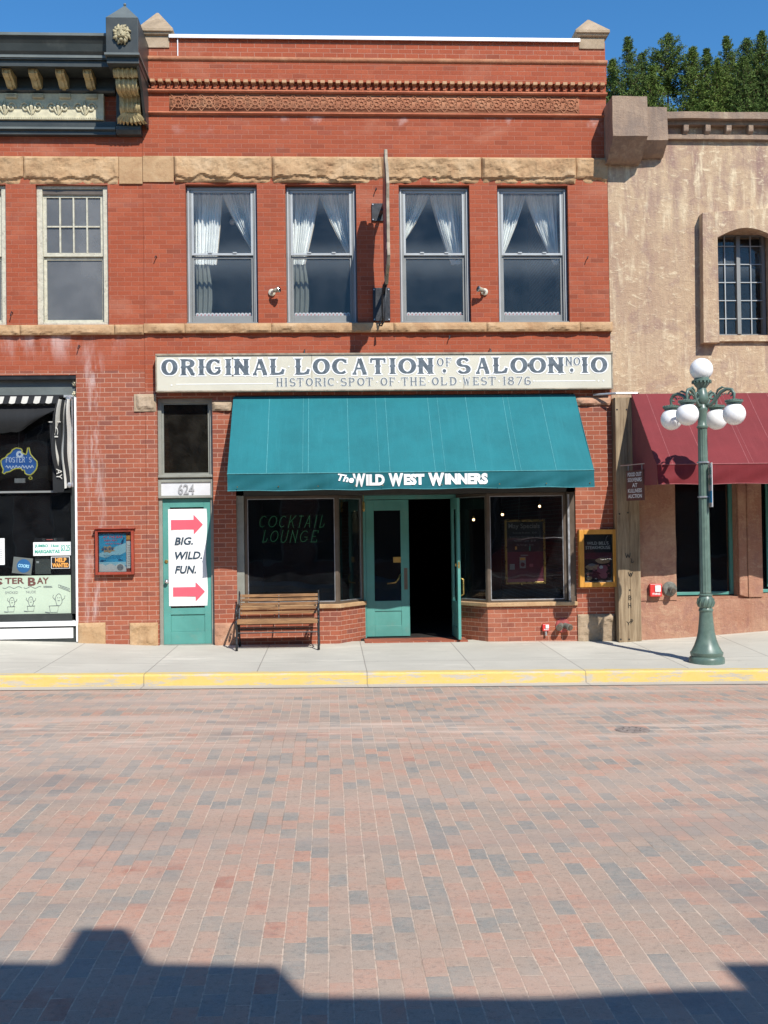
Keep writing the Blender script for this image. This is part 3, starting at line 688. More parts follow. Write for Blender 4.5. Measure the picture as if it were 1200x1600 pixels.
# manhole lid in the street
c = at(988, 1137, -6.08); mz = zr(c.x) + .004
mh = thing('manhole_cover', 'small round iron cover set in the brick street', 'manhole cover', (c.x, c.y, mz))
MB().lathe([(.001, .0), (.17, .0), (.17, .006), (.155, .006)], (c.x, c.y, mz - .004), 28).build('rim', M['lid'], mh)
t = MB().lathe([(.001, 0), (.15, 0), (.15, .008)], (c.x, c.y, mz - .004), 28)
for a in range(8): t.box(-.006 + c.x + .09 * math.cos(a * .785), c.x + .006 + .09 * math.cos(a * .785), c.y + .09 * math.sin(a * .785) - .02, c.y + .09 * math.sin(a * .785) + .02, mz + .004, mz + .01)
t.build('lid', M['lid'], mh)

# ================================================================== HILL AND PINES
M['hill'] = pm('forest_floor', (0.06, 0.07, 0.03), 0.9, 0.4, 0.3)
def hz(x, y):
    f = max(0, min(1, (y - 20) / 55.0)); h = 29.5 * f ** 1.1 + 1.5 * mn.noise(Vector((x * .05, y * .05, 0)))
    if y > 75: h -= (y - 75) * .35
    return h * max(0.1, min(1, (x + 70) / 90)) - .5
MB().grid(lambda u, v: (-120 + 320 * u, 20 + 120 * v, hz(-120 + 320 * u, 20 + 120 * v)), 64, 40).build('hillside', M['hill'], kind='structure', smooth=True)
def needle_mat():
    t = NT('pine_needles'); P = t.obj()
    g_ = t.n('ShaderNodeNewGeometry')
    c = t.ramp(t.noise(P, 0.9, 4, 0.6), [(0.3, (0.085, 0.13, 0.032)), (0.55, (0.165, 0.225, 0.05)), (0.75, (0.28, 0.33, 0.08))])
    c = t.mix(t.white(t.comb(t.ma('FLOOR', t.ma('MULTIPLY', t.xyz(P)[0], 5)), t.ma('FLOOR', t.ma('MULTIPLY', t.xyz(P)[2], 5)))), c, (0.12, 0.17, 0.04))
    oi = t.n('ShaderNodeObjectInfo'); c = t.mix(t.ma('MULTIPLY', oi.outputs['Random'], 0.5), c, (0.055, 0.095, 0.04))
    return t.fin(c, 0.8, 0, 0.08)
M['needles'] = needle_mat()
def pine_parts(seed, H, R, base, dens=1.0):
    rnd = random.Random(seed); tr = MB(); cr = MB()
    lean = (rnd.uniform(-.3, .3), rnd.uniform(-.2, .2))
    P = lambda z: Vector((lean[0] * (z / H) ** 2, lean[1] * (z / H) ** 2, z))
    tr.tube([P(H * i / 10) for i in range(11)], [.17 * (1 - .93 * i / 10) * (H / 13) for i in range(11)], 8)
    z = H * base
    while z < H * .99:
        f = (z - H * base) / (H * (1 - base)); prof = (math.sin(min(1, f * 2.6 + .22) * math.pi / 2)) * (1 - f) ** 1.0
        nb = rnd.randint(4, 6)
        a0 = rnd.uniform(0, 6.28)
        for b in range(nb):
            if rnd.random() > .93: continue
            a = a0 + 6.283 * b / nb + rnd.uniform(-.35, .35); L = R * prof * rnd.uniform(.65, 1.18) + .12
            up = .10 + .55 * f + rnd.uniform(-.12, .1)
            d = Vector((math.cos(a), math.sin(a), up)); p0 = P(z)
            pts = [p0 + d * L * s_ + Vector((0, 0, -.10 * L * s_ * (1 - s_) * 2)) for s_ in (0, .35, .7, 1)]
            tr.tube(pts, [.035, .025, .015, .006], 4, False)
            nt_ = max(4, int(L * 5.5 * dens))
            for q in range(nt_):
                s_ = .12 + .9 * (q + rnd.random()) / nt_
                c_ = p0 + d * L * s_ + Vector((rnd.gauss(0, .13), rnd.gauss(0, .13), rnd.gauss(.02, .09))) * (L * .36 + .16)
                rr = rnd.uniform(.20, .36) * (.75 + .35 * (1 - f))
                for u_ in range(14):
                    v_ = Vector((rnd.gauss(0, 1), rnd.gauss(0, 1), rnd.gauss(.35, .8))); v_.normalize()
                    w_ = v_.cross(Vector((rnd.gauss(0, 1), rnd.gauss(0, 1), rnd.gauss(0, 1)))).normalized() * rr * .13
                    e_ = c_ + v_ * rr; s2 = c_ + v_ * rr * .12; m_ = c_ + v_ * rr * .6
                    cr.add([s2, m_ - w_, e_, m_ + w_], [(0, 1, 2, 3)])
        z += rnd.uniform(.17, .28) * H / 13
    return tr, cr
protos = []
for sd, H, R, bs in ((1, 15, 4.3, .10), (2, 14, 3.6, .34), (3, 13, 3.8, .10), (4, 14.5, 4.2, .60), (5, 12, 3.3, .2)):
    tr, cr = pine_parts(sd, H, R, bs); protos.append((tr.mesh('trunk', M['bark']), cr.mesh('crown', M['needles']), H))
# apex in picture px, py, depth, which kind
PT = [(985, 56, 74, 0, 'tall full pine on the ridge nearest the brick parapet, standing out against the sky'),
      (957, 92, 77, 2, 'pine half hidden behind the right end of the brick parapet'),
      (1041, 53, 76, 3, 'pine with long bare trunk and high crown, second tall one from the brick building'),
      (1081, 71, 74, 2, 'shorter bright pine in the dip between the two taller groups'),
      (1102, 77, 78, 4, 'thin low pine whose tip just shows beside the dense group'),
      (1139, 56, 75, 0, 'broad dark pine at the left of the dense group above the stucco roof'),
      (1163, 62, 79, 3, 'narrow pine tucked inside the dense group above the stucco roof'),
      (1188, 47, 74, 2, 'tallest pine at the right edge of the picture'),
      (1215, 50, 77, 0, 'pine cut by the right edge of the picture, behind the tallest one'),
      (1018, 104, 73, 4, 'small young pine low in front of the first gap of bare trunks'),
      (1122, 92, 73, 4, 'small bright pine low in front of the dense group'),
      (1160, 88, 72, 2, 'light green bushy pine in front of the dense group'),
      (1003, 84, 79, 1, 'pine seen in the gap between the two leftmost tall pines'),
      (1198, 96, 72, 4, 'low pine just above the stucco roof at the right edge'),
      (1245, 60, 74, 1, 'pine just beyond the right edge of the picture on the ridge')]
for i, (px, py, Y, k_, lab) in enumerate(PT):
    tm, cm, H = protos[k_]; ap = at(px, py, Y); sc_ = 1.0 + .05 * math.sin(i * 2.3)
    r = thing('pine_tree', lab, 'pine tree', (ap.x, Y, ap.z - H * sc_), 'pines on the ridge behind the stucco building')
    r.scale = (sc_, sc_, sc_); r.rotation_euler = (0, 0, i * 1.37)
    a = bpy.data.objects.new('trunk', tm); COL.objects.link(a); a.parent = r
    b = bpy.data.objects.new('crown', cm); COL.objects.link(b); b.parent = r

# ================================================================== SALOON BUILDING
XL, XR, TOP = -2.83, 4.48, 9.49
WIN = [(-2.18, -1.07), (-.63, .48), (1.15, 2.27), (2.71, 3.84)]
WZ0, WZ1 = 5.015, 7.20
sal = thing('brick_saloon_building', 'two storey red brick saloon building with teal awning, four curtained windows and cream sign', 'building', (.8, 0, 0))
holes = [(-2.655, -1.80, -.3, 3.87), (-1.45, 3.88, -.3, 3.9)] + [(a, b, WZ0, WZ1) for a, b in WIN]
MB().wall(XL, XR, 4.0, TOP, 0, .34, holes).build('upper_wall', M['brick_up'], sal)
MB().wall(XL, XR, -.3, 4.0, 0, .34, holes).build('lower_wall', M['brick_low'], sal)
# body: side walls, back, floors, roof
b = MB()
b.box(XL, XL + .3, .34, 14, -.3, 9.2); b.box(XR - .3, XR, .34, 14, -.3, 9.2); b.box(XL, XR, 14, 14.3, -.3, 9.2)
b.build('body_walls', M['brick_old'], sal)
bx('roof', M['roof'], sal, XL + .3, XR - .3, .34, 14, 8.8, 8.9)
b = MB(); b.box(XL + .3, XR - .3, .34, 14, 4.28, 4.6); b.box(XL + .3, XR - .3, .5, 14, -.2, .03); b.box(XL + .3, XR - .3, 9, 9.1, .03, 4.28); b.box(-1.72, -1.62, .34, 9, .03, 4.28)
b.build('inner_floors', M['dark_room'], sal)
b = MB(); b.box(XL + .3, XR - .3, 5, 5.1, 4.6, 8.8); b.box(XL + .3, XR - .3, .34, 5, 8.3, 8.4)
b.build('inner_rooms', M['mid_room'], sal)
# brick between roll moulding and dentils stands proud
MB().box(XL, XR, -.055, -.001, 8.80, 9.115).build('parapet_band', M['brick_up'], sal)
def roll(y, z, r, n=10): return [(y - r * math.sin(math.pi * i / n), z - r * math.cos(math.pi * i / n)) for i in range(n + 1)]
b = MB(); b.profx([(0, 9.10), (-.05, 9.10)] + roll(-.05, 9.145, .038) + [(-.05, 9.19), (0, 9.19)], XL - .0, XR + .015)
b.build('roll_moulding', M['terracotta_tan'], sal)
# dentils
d = MB(); d.m(1).box(-.034, .034, -.125, -.001, 8.755, 8.799); d.m(0).box(-.022, .022, -.07, -.001, 8.677, 8.755)
dme = d.mesh('dentil', [M['terracotta'], M['dentil_tan']]); x = XL + .06
while x < XR - .03:
    o = bpy.data.objects.new('dentil', dme); COL.objects.link(o); o.parent = sal; o.location = (x - .8, 0, 0); x += .1195
b = MB(); b.profx([(0, 8.625), (-.05, 8.628), (-.065, 8.645), (-.06, 8.668), (0, 8.672)], XL, XR + .01)
b.profx([(0, 8.285), (-.035, 8.288), (-.055, 8.303), (-.035, 8.325), (0, 8.33)], XL, XR)
b.build('string_moulding', M['terracotta'], sal)
fr = MB(); fx0, fx1, n = -2.39, 4.03, 27; st = (fx1 - fx0) / n; zc = 8.478
fr.box(fx0 - .02, fx1 + .02, -.006, -.001, 8.335, 8.62)
def ring(cx, cz, r, t, seg=14, a0=0, a1=360): fr.tube([(cx + r * math.cos(D2R(a0 + (a1 - a0) * q / seg)), -.012, cz + r * math.sin(D2R(a0 + (a1 - a0) * q / seg))) for q in range(seg + 1)], t, 5, False)
for i in range(n):
    cx = fx0 + st * (i + .5)
    ring(cx, zc, .036, .0105, 12); ring(cx, zc, .088, .008, 16)
    for a in range(8):
        an = D2R(a * 45); fr.tube([(cx + .045 * math.cos(an), -.01, zc + .045 * math.sin(an)), (cx + .082 * math.cos(an), -.014, zc + .082 * math.sin(an))], .008, 4, False)
    for sx in (-1, 1):
        ring(cx + sx * st / 2, zc, .075, .008, 10, 90, 270) if sx > 0 else ring(cx + sx * st / 2, zc, .075, .008, 10, -90, 90)
        for sz in (-1, 1):
            fr.tube([(cx + sx * .065, -.012, zc + sz * .065), (cx + sx * st / 2, -.012, zc + sz * .132)], .008, 5, False)
            fr.tube([(cx + sx * .0, -.012, zc + sz * .09), (cx + sx * st / 2, -.012, zc + sz * .05)], .007, 5, False)
fr.tube([(fx0, -.01, zc + .136), (fx1, -.01, zc + .136)], .007, 5); fr.tube([(fx0, -.01, zc - .136), (fx1, -.01, zc - .136)], .007, 5)
fr.build('terracotta_frieze', M['terracotta_tan'], sal, smooth=True)
b = MB(); b.box(-2.40, 4.07, -.05, .36, 9.49, 9.525); b.box(-2.40, 4.07, -.056, -.05, 9.475, 9.53)
b.build('metal_coping', M['coping'], sal, label='white metal coping along the parapet top')
MB().box(-2.275, -2.262, -.03, .0, 9.18, 9.49).build('downspout_strip', M['coping'], sal)
for (a, b_, zt, lf) in ((-2.81, -2.40, 9.97, 0), (4.06, 4.47, 9.93, .05)):
    bx('pier_block', M['sandstone_grey'], sal, a, b_, -.02, .40, 9.33 + lf, 9.515 + lf, bevel=.008)
    q = MB(); c_ = (a + b_) / 2; h = (b_ - a) / 2
    def sq(e, z): return [(c_ - h - e, -.02 - e, z), (c_ + h + e, -.02 - e, z), (c_ + h + e, .40 + e, z), (c_ - h - e, .40 + e, z)]
    L = [sq(.015, 9.515 + lf), sq(.04, 9.53 + lf), sq(.045, 9.555 + lf), sq(.07, 9.565 + lf), sq(.07, 9.605 + lf), sq(-.19, zt + lf * .2)]
    q.v = [p for l in L for p in l]
    for i in range(len(L) - 1):
        for j in range(4): q.face((i * 4 + j, i * 4 + (j + 1) % 4, i * 4 + 4 + (j + 1) % 4, i * 4 + 4 + j))
    q.face((3, 2, 1, 0)); q.face(tuple(range(len(q.v) - 4, len(q.v))))
    q.build('pier_cap', M['sandstone_grey'], sal)

# rough sandstone lintel course and sill course
def course(parent, xs, z0, z1, amp, name, under, y=-.02, smooth_ix=(), seed=0, mats=None, st=.03):
    for i, (a, b_) in enumerate(zip(xs, xs[1:])):
        q = MB()
        if i in smooth_ix: q.rock(a + .004, b_ - .004, z0, z1, y, .012, .03, seed + i, .05)
        else: q.rock(a + .004, b_ - .004, z0, z1, y, amp, .03, seed + i, st, under)
        q.build(name, (mats or M['sandstone']), parent)
course(sal, [XL, X(272, 265), X(425, 265), X(597, 265), X(752, 265), X(900, 265), XR + .01], 7.23, 7.635, .085, 'lintel_stone', .05, seed=3, smooth_ix=(0,), st=.021)
course(sal, [XL, X(290, 515), X(425, 515), X(615, 515), X(760, 515), X(905, 515), XR + .03], 4.87, 5.012, .05, 'sill_stone', .02, y=-.07, seed=23, st=.025)
# pier corner stones
for (a, b_, c_, d_, mt, sd) in ((-2.97, -2.66, 3.66, 3.93, 'sandstone_grey', 51), (-1.80, -1.50, 3.66, 3.80, 'sandstone_grey', 52), (3.89, 4.47, 3.70, 3.84, 'sandstone_pink', 53),
                                (-3.10, -2.67, -.15, .395, 'sandstone', 54), (-1.80, -1.46, -.15, .37, 'sandstone_pink', 55), (3.885, 4.475, -.15, .40, 'sandstone_grey', 57)):
    MB().rock(a, b_, c_, d_, -.015, .07, .03, sd, .025, .02).build('corner_stone', M[mt], sal)

# ---- upper windows
def curtain(x0, x1, z0, z1, y, left, reach, seed, name='curtain', mat=None, parent=None):
    xm = x0 + (x1 - x0) * .47
    def fn(u, v):       # v 0 top .. 1 bottom
        if left: xi = xm + (x0 + (x1 - x0) * reach - xm) * v ** 1.25 ; xo = x0
        else: xi = xm + (x1 - (x1 - x0) * reach - xm) * v ** 1.25; xo = x1
        xi = max(xi, x0 + .012) if left else min(xi, x1 - .012)
        x = xo + (xi - xo) * u
        pl = math.sin(u * 52 + seed + 2 * math.sin(u * 9 + seed)) * (.022 + .012 * v) + .02 * math.sin(u * 13 + v * 4 + seed)
        return (x, y + pl + .05 * v, z1 - (z1 - z0) * v)
    o = MB().grid(fn, 110, 26).build(name, M['curtain'], parent, smooth=True)
    e = MB().grid(lambda u, v: (fn(.985 + .03 * u, v)[0], fn(1, v)[1] - .006, fn(1, v)[2]), 2, 26).build('hem', M['curtain_edge'], o, smooth=True)
    return o
def sash_window(x0, x1, ix, parent, reachL, reachR, tail):
    zm = 6.115
    w_ = MB().frame(x0, x1, WZ0, WZ1, .075, .10, .20, .05, .06).build('window', M['win_frame'], parent, bevel=.006)
    q = MB(); q.frame(x0 + .022, x1 - .022, WZ0 + .02, WZ1 - .04, .022, .078, .10, .02, .012); q.build('storm_trim', M['win_light'], w_)
    a, c_ = x0 + .075, x1 - .075
    q = MB(); q.frame(a, c_, zm, WZ1 - .06, .035, .105, .14, .035, .035); q.build('upper_sash', M['win_light'], w_, bevel=.004)
    q = MB(); q.frame(a, c_, WZ0 + .05, zm - .005, .035, .14, .18, .105, .04); q.build('lower_sash', M['win_frame'], w_, bevel=.004)
    MB().box(a + .035, c_ - .035, .118, .124, zm + .035, WZ1 - .095).build('upper_pane', M['glass_up'], w_)
    MB().box(a + .035, c_ - .035, .156, .162, WZ0 + .155, zm - .045).build('lower_pane', M['glass_up'], w_)
    for s_ in (.3, .7): bx('sash_lock', M['win_light'], w_, a + (c_ - a) * s_ - .03, a + (c_ - a) * s_ + .03, .09, .105, zm + .03, zm + .05)
    cx0, cx1 = a, c_
    curtain(cx0, cx1, zm - .05, WZ1 + .02, .43, True, reachL, ix * 1.3, parent=w_)
    curtain(cx0, cx1, zm - .05, WZ1 + .02, .43, False, reachR, ix * 2.1 + 1, parent=w_)
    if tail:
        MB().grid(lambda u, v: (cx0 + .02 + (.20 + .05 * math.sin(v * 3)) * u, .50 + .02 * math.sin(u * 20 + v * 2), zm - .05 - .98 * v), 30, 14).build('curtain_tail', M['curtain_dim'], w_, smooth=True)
    l = MB()
    zc_ = WZ0 + .175
    l.box(a + .04, c_ - .04, .205, .209, zc_ - .035, zc_ + .012)
    nn = 15
    for i in range(nn):
        xx = a + .07 + (c_ - a - .14) * i / (nn - 1)
        l.m(0).lathe([(.001, 0), (.030, 0), (.030, .004)], (xx, .205, zc_ + .012), 12, 'y'); l.m(1).lathe([(.001, 0), (.013, 0), (.013, .004)], (xx, .1995, zc_ + .006), 10, 'y')
    l.build('lace_trim', [M['lace'], M['lace_red']], w_)
    bx('sill_board', M['win_frame'], w_, x0, x1, .02, .07, WZ0, WZ0 + .03)
    return w_
for i, ((a, c_), (rl, rr, tl)) in enumerate(zip(WIN, [(.36, -.10, 1), (.22, -.02, 1), (-.22, .17, 0), (.03, .06, 0)])):
    sash_window(a, c_, i, sal, rl, rr, tl)

# ---- bay of the numbered door
dr = MB().frame(-2.655, -1.80, -.1, 3.87, .055, .09, .22, .01, .06); dr.box(-2.60, -1.855, .09, .22, 2.59, 2.68); dr.box(-2.655, -1.80, .04, .09, 2.635, 2.675)
db = dr.build('door_case', M['grey_trim'], sal, bevel=.005)
MB().frame(-2.60, -1.855, 2.68, 3.81, .03, .13, .17).build('transom_frame', M['grey_trim'], db)
MB().box(-2.57, -1.885, .148, .154, 2.71, 3.78).build('transom_pane', M['glass_dim'], db)
q = MB().frame(-2.655, -1.80, 2.315, 2.60, .045, .05, .09, .04, .04); q.build('number_frame', M['grey_trim'], db, bevel=.004)
npl = bx('number_plate', M['plate'], db, -2.61, -1.845, .072, .09, 2.355, 2.56)
# door leaf: stiles, rails, lower panel
q = MB(); dx0, dx1, dz0, dz1 = -2.60, -1.855, .04, 2.31
q.box(dx0, dx0 + .11, .12, .165, dz0, dz1); q.box(dx1 - .11, dx1, .12, .165, dz0, dz1)
for z0_, z1_ in ((dz0, .23), (.50, .60), (2.17, dz1)): q.box(dx0 + .11, dx1 - .11, .12, .165, z0_, z1_)
q.box(dx0 + .11, dx1 - .11, .14, .158, .23, .50)
ld = q.build('door', M['teal_paint'], sal, bevel=.004, label='teal panelled street door with the white arrow banner')
MB().box(dx0 + .11, dx1 - .11, .142, .150, .60, 2.17).build('door_pane', M['glass_dim'], ld)
bx('threshold', M['grey_trim'], ld, -2.60, -1.855, .03, .22, -.05, .04)
q = MB().ball((dx0 + .055, .065, 1.02), .03, 16); q.lathe([(.012, 0), (.012, .03), (.03, .045), (.03, .05)], (dx0 + .055, .115, 1.02), 14, 'y'); q.lathe([(.035, 0), (.035, .012)], (dx0 + .055, .12, 1.02), 16, 'y')
q.build('door_knob', M['chrome'], ld, smooth=True)
MB().lathe([(.001, 0), (.028, 0), (.028, .012), (.018, .02), (.001, .022)], (dx0 + .05, .12, 1.33), 16, 'y').build('deadbolt', M['brass'], ld)
t = MB(); NX = [(-2.36, '6'), (-2.235, '2'), (-2.11, '4')]
vs, fs = text_geo('624', 0, .02); ax = min(v[0] for v in vs); bx2 = max(v[0] for v in vs); bz2 = max(v[1] for v in vs)
t.add([(-2.35 + (v[0] - ax) / (bx2 - ax) * .25, .066, 2.375 + v[1] / bz2 * .155) for v in vs], fs)
nb = t.build('house_number', M['grey_print'], npl); sm = nb.modifiers.new('thick', 'SOLIDIFY'); sm.thickness = .014; sm.offset = 0

# banner stuck on the door
bn = MB(); bx0, bx1, bz0, bz1, by = -2.515, -1.925, .635, 2.145, .113
bn.m(0)
bn.grid(lambda u, v: (bx0 + (bx1 - bx0) * u + (.012 * math.sin(v * 9) if u > .9 else 0), by - .004 * math.sin(u * 5 + v * 7), bz0 + (bz1 - bz0) * v), 16, 30)
def arrow(xa, xb, zc_, w_): return [(xa, zc_ - w_), (xb - .14, zc_ - w_), (xb - .14, zc_ - w_ * 2.05), (xb, zc_), (xb - .14, zc_ + w_ * 2.05), (xb - .14, zc_ + w_), (xa, zc_ + w_)]
bn.m(1).prism(arrow(-2.47, -1.98, 1.90, .075), by - .009, by - .006); bn.m(1).prism(arrow(-2.45, -1.96, .855, .072), by - .009, by - .006)
for tx, xa, xb, za, zb_ in (('BIG.', -2.42, -2.135, 1.585, 1.705), ('WILD.', -2.415, -1.995, 1.36, 1.48), ('FUN.', -2.42, -2.09, 1.14, 1.26)):
    put_text(bn, tx, xa, xb, za, zb_, by - .008, .22, .028, 2)
bn.build('banner', [M['white'], M['red_print'], M['navy_print']], None, label='white banner with two red arrows and BIG. WILD. FUN. taped to the teal door', cat='banner')

# ---- storefront: bulkheads, bays, doors
DY = .62
dL, dM, dR = X(572, 900, .64), X(640, 900, .64), X(705, 900, .66)
def cant(mb, x0, y0, x1, y1, z0, z1, th=.12):
    mb.add([(x0, y0, z0), (x1, y1, z0), (x1, y1 + th, z0), (x0, y0 + th, z0), (x0, y0, z1), (x1, y1, z1), (x1, y1 + th, z1), (x0, y0 + th, z1)],
           [(0, 3, 2, 1), (4, 5, 6, 7), (0, 1, 5, 4), (1, 2, 6, 5), (2, 3, 7, 6), (3, 0, 4, 7)])
q = MB(); q.box(-1.45, .13, .01, .13, -.2, .565); q.build('bulkhead', M['brick_low'], sal)
q = MB(); cant(q, .13, .01, dL - .02, DY, -.2, .565); q.build('bulkhead', M['brick_low'], sal)
q = MB(); q.box(2.46, 3.88, .01, .13, -.2, .54); q.build('bulkhead', M['brick_low'], sal)
q = MB(); cant(q, dR + .07, DY, 2.46, .01, -.2, .54); q.build('bulkhead', M['brick_low2'], sal)
def sillslab(pts, z0, z1):
    mb = MB(); n_ = len(pts); mb.v = [(a, b_, z0) for a, b_ in pts] + [(a, b_, z1) for a, b_ in pts]
    mb.face(tuple(range(n_))[::-1]); mb.face(tuple(range(n_, 2 * n_)))
    for i in range(n_): mb.face((i, (i + 1) % n_, n_ + (i + 1) % n_, n_ + i))
    return mb
sillslab([(-1.45, -.04), (.15, -.04), (dL + .0, DY - .05), (dL + .0, DY + .06), (.10, .16), (-1.45, .16)], .567, .63).build('shop_sill', M['sandstone'], sal, bevel=.01)
sillslab([(dR + .045, DY + .06), (dR + .045, DY - .05), (2.44, -.04), (3.885, -.04), (3.885, .16), (2.50, .16)], .542, .605).build('shop_sill', M['sandstone'], sal, bevel=.01)
def shop_pane(x0, y0, x1, y1, z0, z1, name='shop_window', t=.045, label=None):
    mb = MB(); L = math.hypot(x1 - x0, y1 - y0); dx, dy = (x1 - x0) / L, (y1 - y0) / L
    M4 = Matrix(((dx, -dy, 0, x0), (dy, dx, 0, y0), (0, 0, 1, 0), (0, 0, 0, 1)))
    for (a, b_, c_, d_) in ((0, t, z0, z1), (L - t, L, z0, z1), (t, L - t, z0, z0 + t * .8), (t, L - t, z1 - t, z1)): mb.box(a, b_, 0, .06, c_, d_, M4)
    o = mb.build(name, M['bronze'], sal, bevel=.004, label=label)
    g_ = MB(); g_.box(t, L - t, .026, .034, z0 + t * .8, z1 - t, M4); g_.build('pane', M['glass'], o)
    s_ = MB(); s_.frame(t, L - t, z0 + t * .8, z1 - t, .012, .012, .024); s_.v = [tuple(M4 @ Vector(p)) for p in s_.v]; s_.build('glazing_bead', M['steel'], o)
    return o
bx('side_casing', M['grey_trim'], sal, -1.45, -1.335, .03, .20, .63, 2.62)
shop_pane(-1.33, .06, .12, .06, .63, 2.33)
shop_pane(.125, .06, dL - .04, DY - .01, .63, 2.33)
shop_pane(dR + .085, DY - .01, 2.475, .06, .605, 2.33)
shop_pane(2.48, .06, 3.74, .06, .605, 2.33)
bx('side_casing', M['bronze'], sal, 3.745, 3.885, .03, .20, .605, 2.62)
bx('casing_strip', M['steel'], sal, 3.755, 3.785, .01, .03, .62, 2.3)
q = MB(); q.box(-1.45, 3.885, .03, .85, 2.335, 2.42); q.build('soffit', M['bronze_dark'], sal)
q = MB(); q.box(-1.45, 3.885, .03, .20, 2.42, 3.9); q.build('sign_board_backing', M['bronze_dark'], sal)
# door frame and the closed leaf
q = MB(); q.box(dL - .05, dL, DY, DY + .12, .0, 2.335); q.box(dR + .03, dR + .09, DY, DY + .12, .0, 2.335); q.box(dL, dR + .03, DY, DY + .12, 2.27, 2.335)
q.build('entrance_frame', M['teal_paint'], sal, bevel=.004)
def leaf(parent=None):
    mb = MB(); W_ = dM - dL - .005; z0_, z1_ = .045, 2.262
    mb.box(0, .135, 0, .045, z0_, z1_); mb.box(W_ - .135, W_, 0, .045, z0_, z1_)
    for a, b_ in ((z0_, .22), (.455, .62), (2.09, z1_)): mb.box(.135, W_ - .135, 0, .045, a, b_)
    mb.box(.135, W_ - .135, .014, .032, .22, .455)
    return mb, W_
lf, W_ = leaf(); lf.v = [(p[0] + dL + .002, p[1] + DY + .02, p[2]) for p in lf.v]
l1 = lf.build('entrance_door', M['teal_paint'], sal, bevel=.004, label='closed teal glazed leaf of the entrance')
MB().box(dL + .137, dL + W_ - .133, DY + .038, DY + .046, .62, 2.09).build('door_pane', M['glass'], l1)
q = MB().tube([(dL + W_ - .15, DY - .0, 1.05), (dL + W_ - .18, DY - .05, .98), (dL + W_ - .23, DY - .055, .92), (dL + W_ - .36, DY + .01, .90)], .011, 8); q.build('pull_handle', M['brass'], l1, smooth=True)
bx('push_plate', M['bronze'], l1, dL + W_ - .085, dL + W_ - .03, DY + .012, DY + .02, .80, 1.15)
bx('brass_plate', M['brass'], l1, dL + .445, dL + .575, DY + .024, DY + .034, 1.24, 1.33)
# open leaf, swung outward square to the front
lf, W_ = leaf(); rot = Matrix.Translation((dR + .0, DY + .02, 0)) @ Matrix.Rotation(D2R(-88.5), 4, 'Z')
lf.v = [tuple(rot @ Vector((p[0], p[1], p[2]))) for p in lf.v]
l2 = lf.build('entrance_door', M['teal_paint'], sal, bevel=.004, label='open teal leaf of the entrance swung outward')
q = MB(); q.box(.135, W_ - .135, .018, .026, .62, 2.09, rot); q.build('door_pane', M['glass'], l2)
q = MB(); q.box(W_ - .002, W_ + .004, .008, .036, 1.16, 1.26, rot); q.box(W_ - .07, W_ - .04, -.03, 0, 1.19, 1.23, rot); q.build('latch', M['brass'], l2)
q = MB(); q.tube([rot @ Vector(p) for p in ((W_ - .08, .05, 1.0), (W_ - .08, .10, .98), (W_ - .08, .10, .75), (W_ - .08, .05, .72))], .012, 8); q.build('pull_handle', M['brass'], l2, smooth=True)
q = MB(); q.box(dL - .05, 2.14, .0, DY + .14, -.1, .028); q.build('brick_threshold', M['brick_low'], sal)
# interior light bulbs glowing behind the right hand window
for (a, b_), Y_ , lab in (((740, 812), 1.6, 'lowest glowing bulb behind the canted pane'), ((785, 804), 1.7, 'middle glowing bulb behind the specials poster frame'), ((843, 791), 1.5, 'highest glowing bulb at the right of the shop window')):
    p = at(a, b_, Y_); r = thing('hanging_bulb', 'small warm ' + lab, 'lamp', (p.x, p.y, p.z), 'warm bulbs behind the right shop window')
    MB().tube([(p.x, p.y, p.z + .05), (p.x, p.y, 4.28)], .004, 6).build('cord', M['black'], r)
    MB().ball(p, .022, 12).build('bulb', M['bulb'], r, smooth=True); MB().lathe([(.012, 0), (.014, .04), (.004, .05)], (p.x, p.y, p.z + .018), 12).build('socket', M['brass'], r)
p = at(363, 347, .75); r = thing('hanging_lamp', 'round white lamp hanging inside the first curtained window from the left', 'lamp', tuple(p))
MB().ball(p, .05, 18).build('globe', M['globe'], r, smooth=True); MB().tube([(p.x, p.y, p.z + .04), (p.x, p.y, 8.3)], .006, 6).build('cord', M['black'], r)

for px, py, ln in ((245, 402, .03), (20, 489, .06), (703, 526, .05), (125, 541, .05), (918, 403, .035), (588, 296, .04)):
    p = at(px, py, 0); q = MB().tube([(p.x, .0, p.z), (p.x - .005, -.05, p.z + .01), (p.x - .02, -.07, p.z - ln)], .008, 6); q.build('wall_hook', M['iron'], sal)
q = MB(); p = at(568, 790, .3); q.tube([(p.x, .3, 2.34), (p.x, .3, p.z)], .006, 6); q.lathe([(.001, 0), (.018, .01), (.022, .05), (.018, .16), (.001, .17)], (p.x, .3, p.z - .10), 10); q.build('hanging_hook', M['brass'], sal)
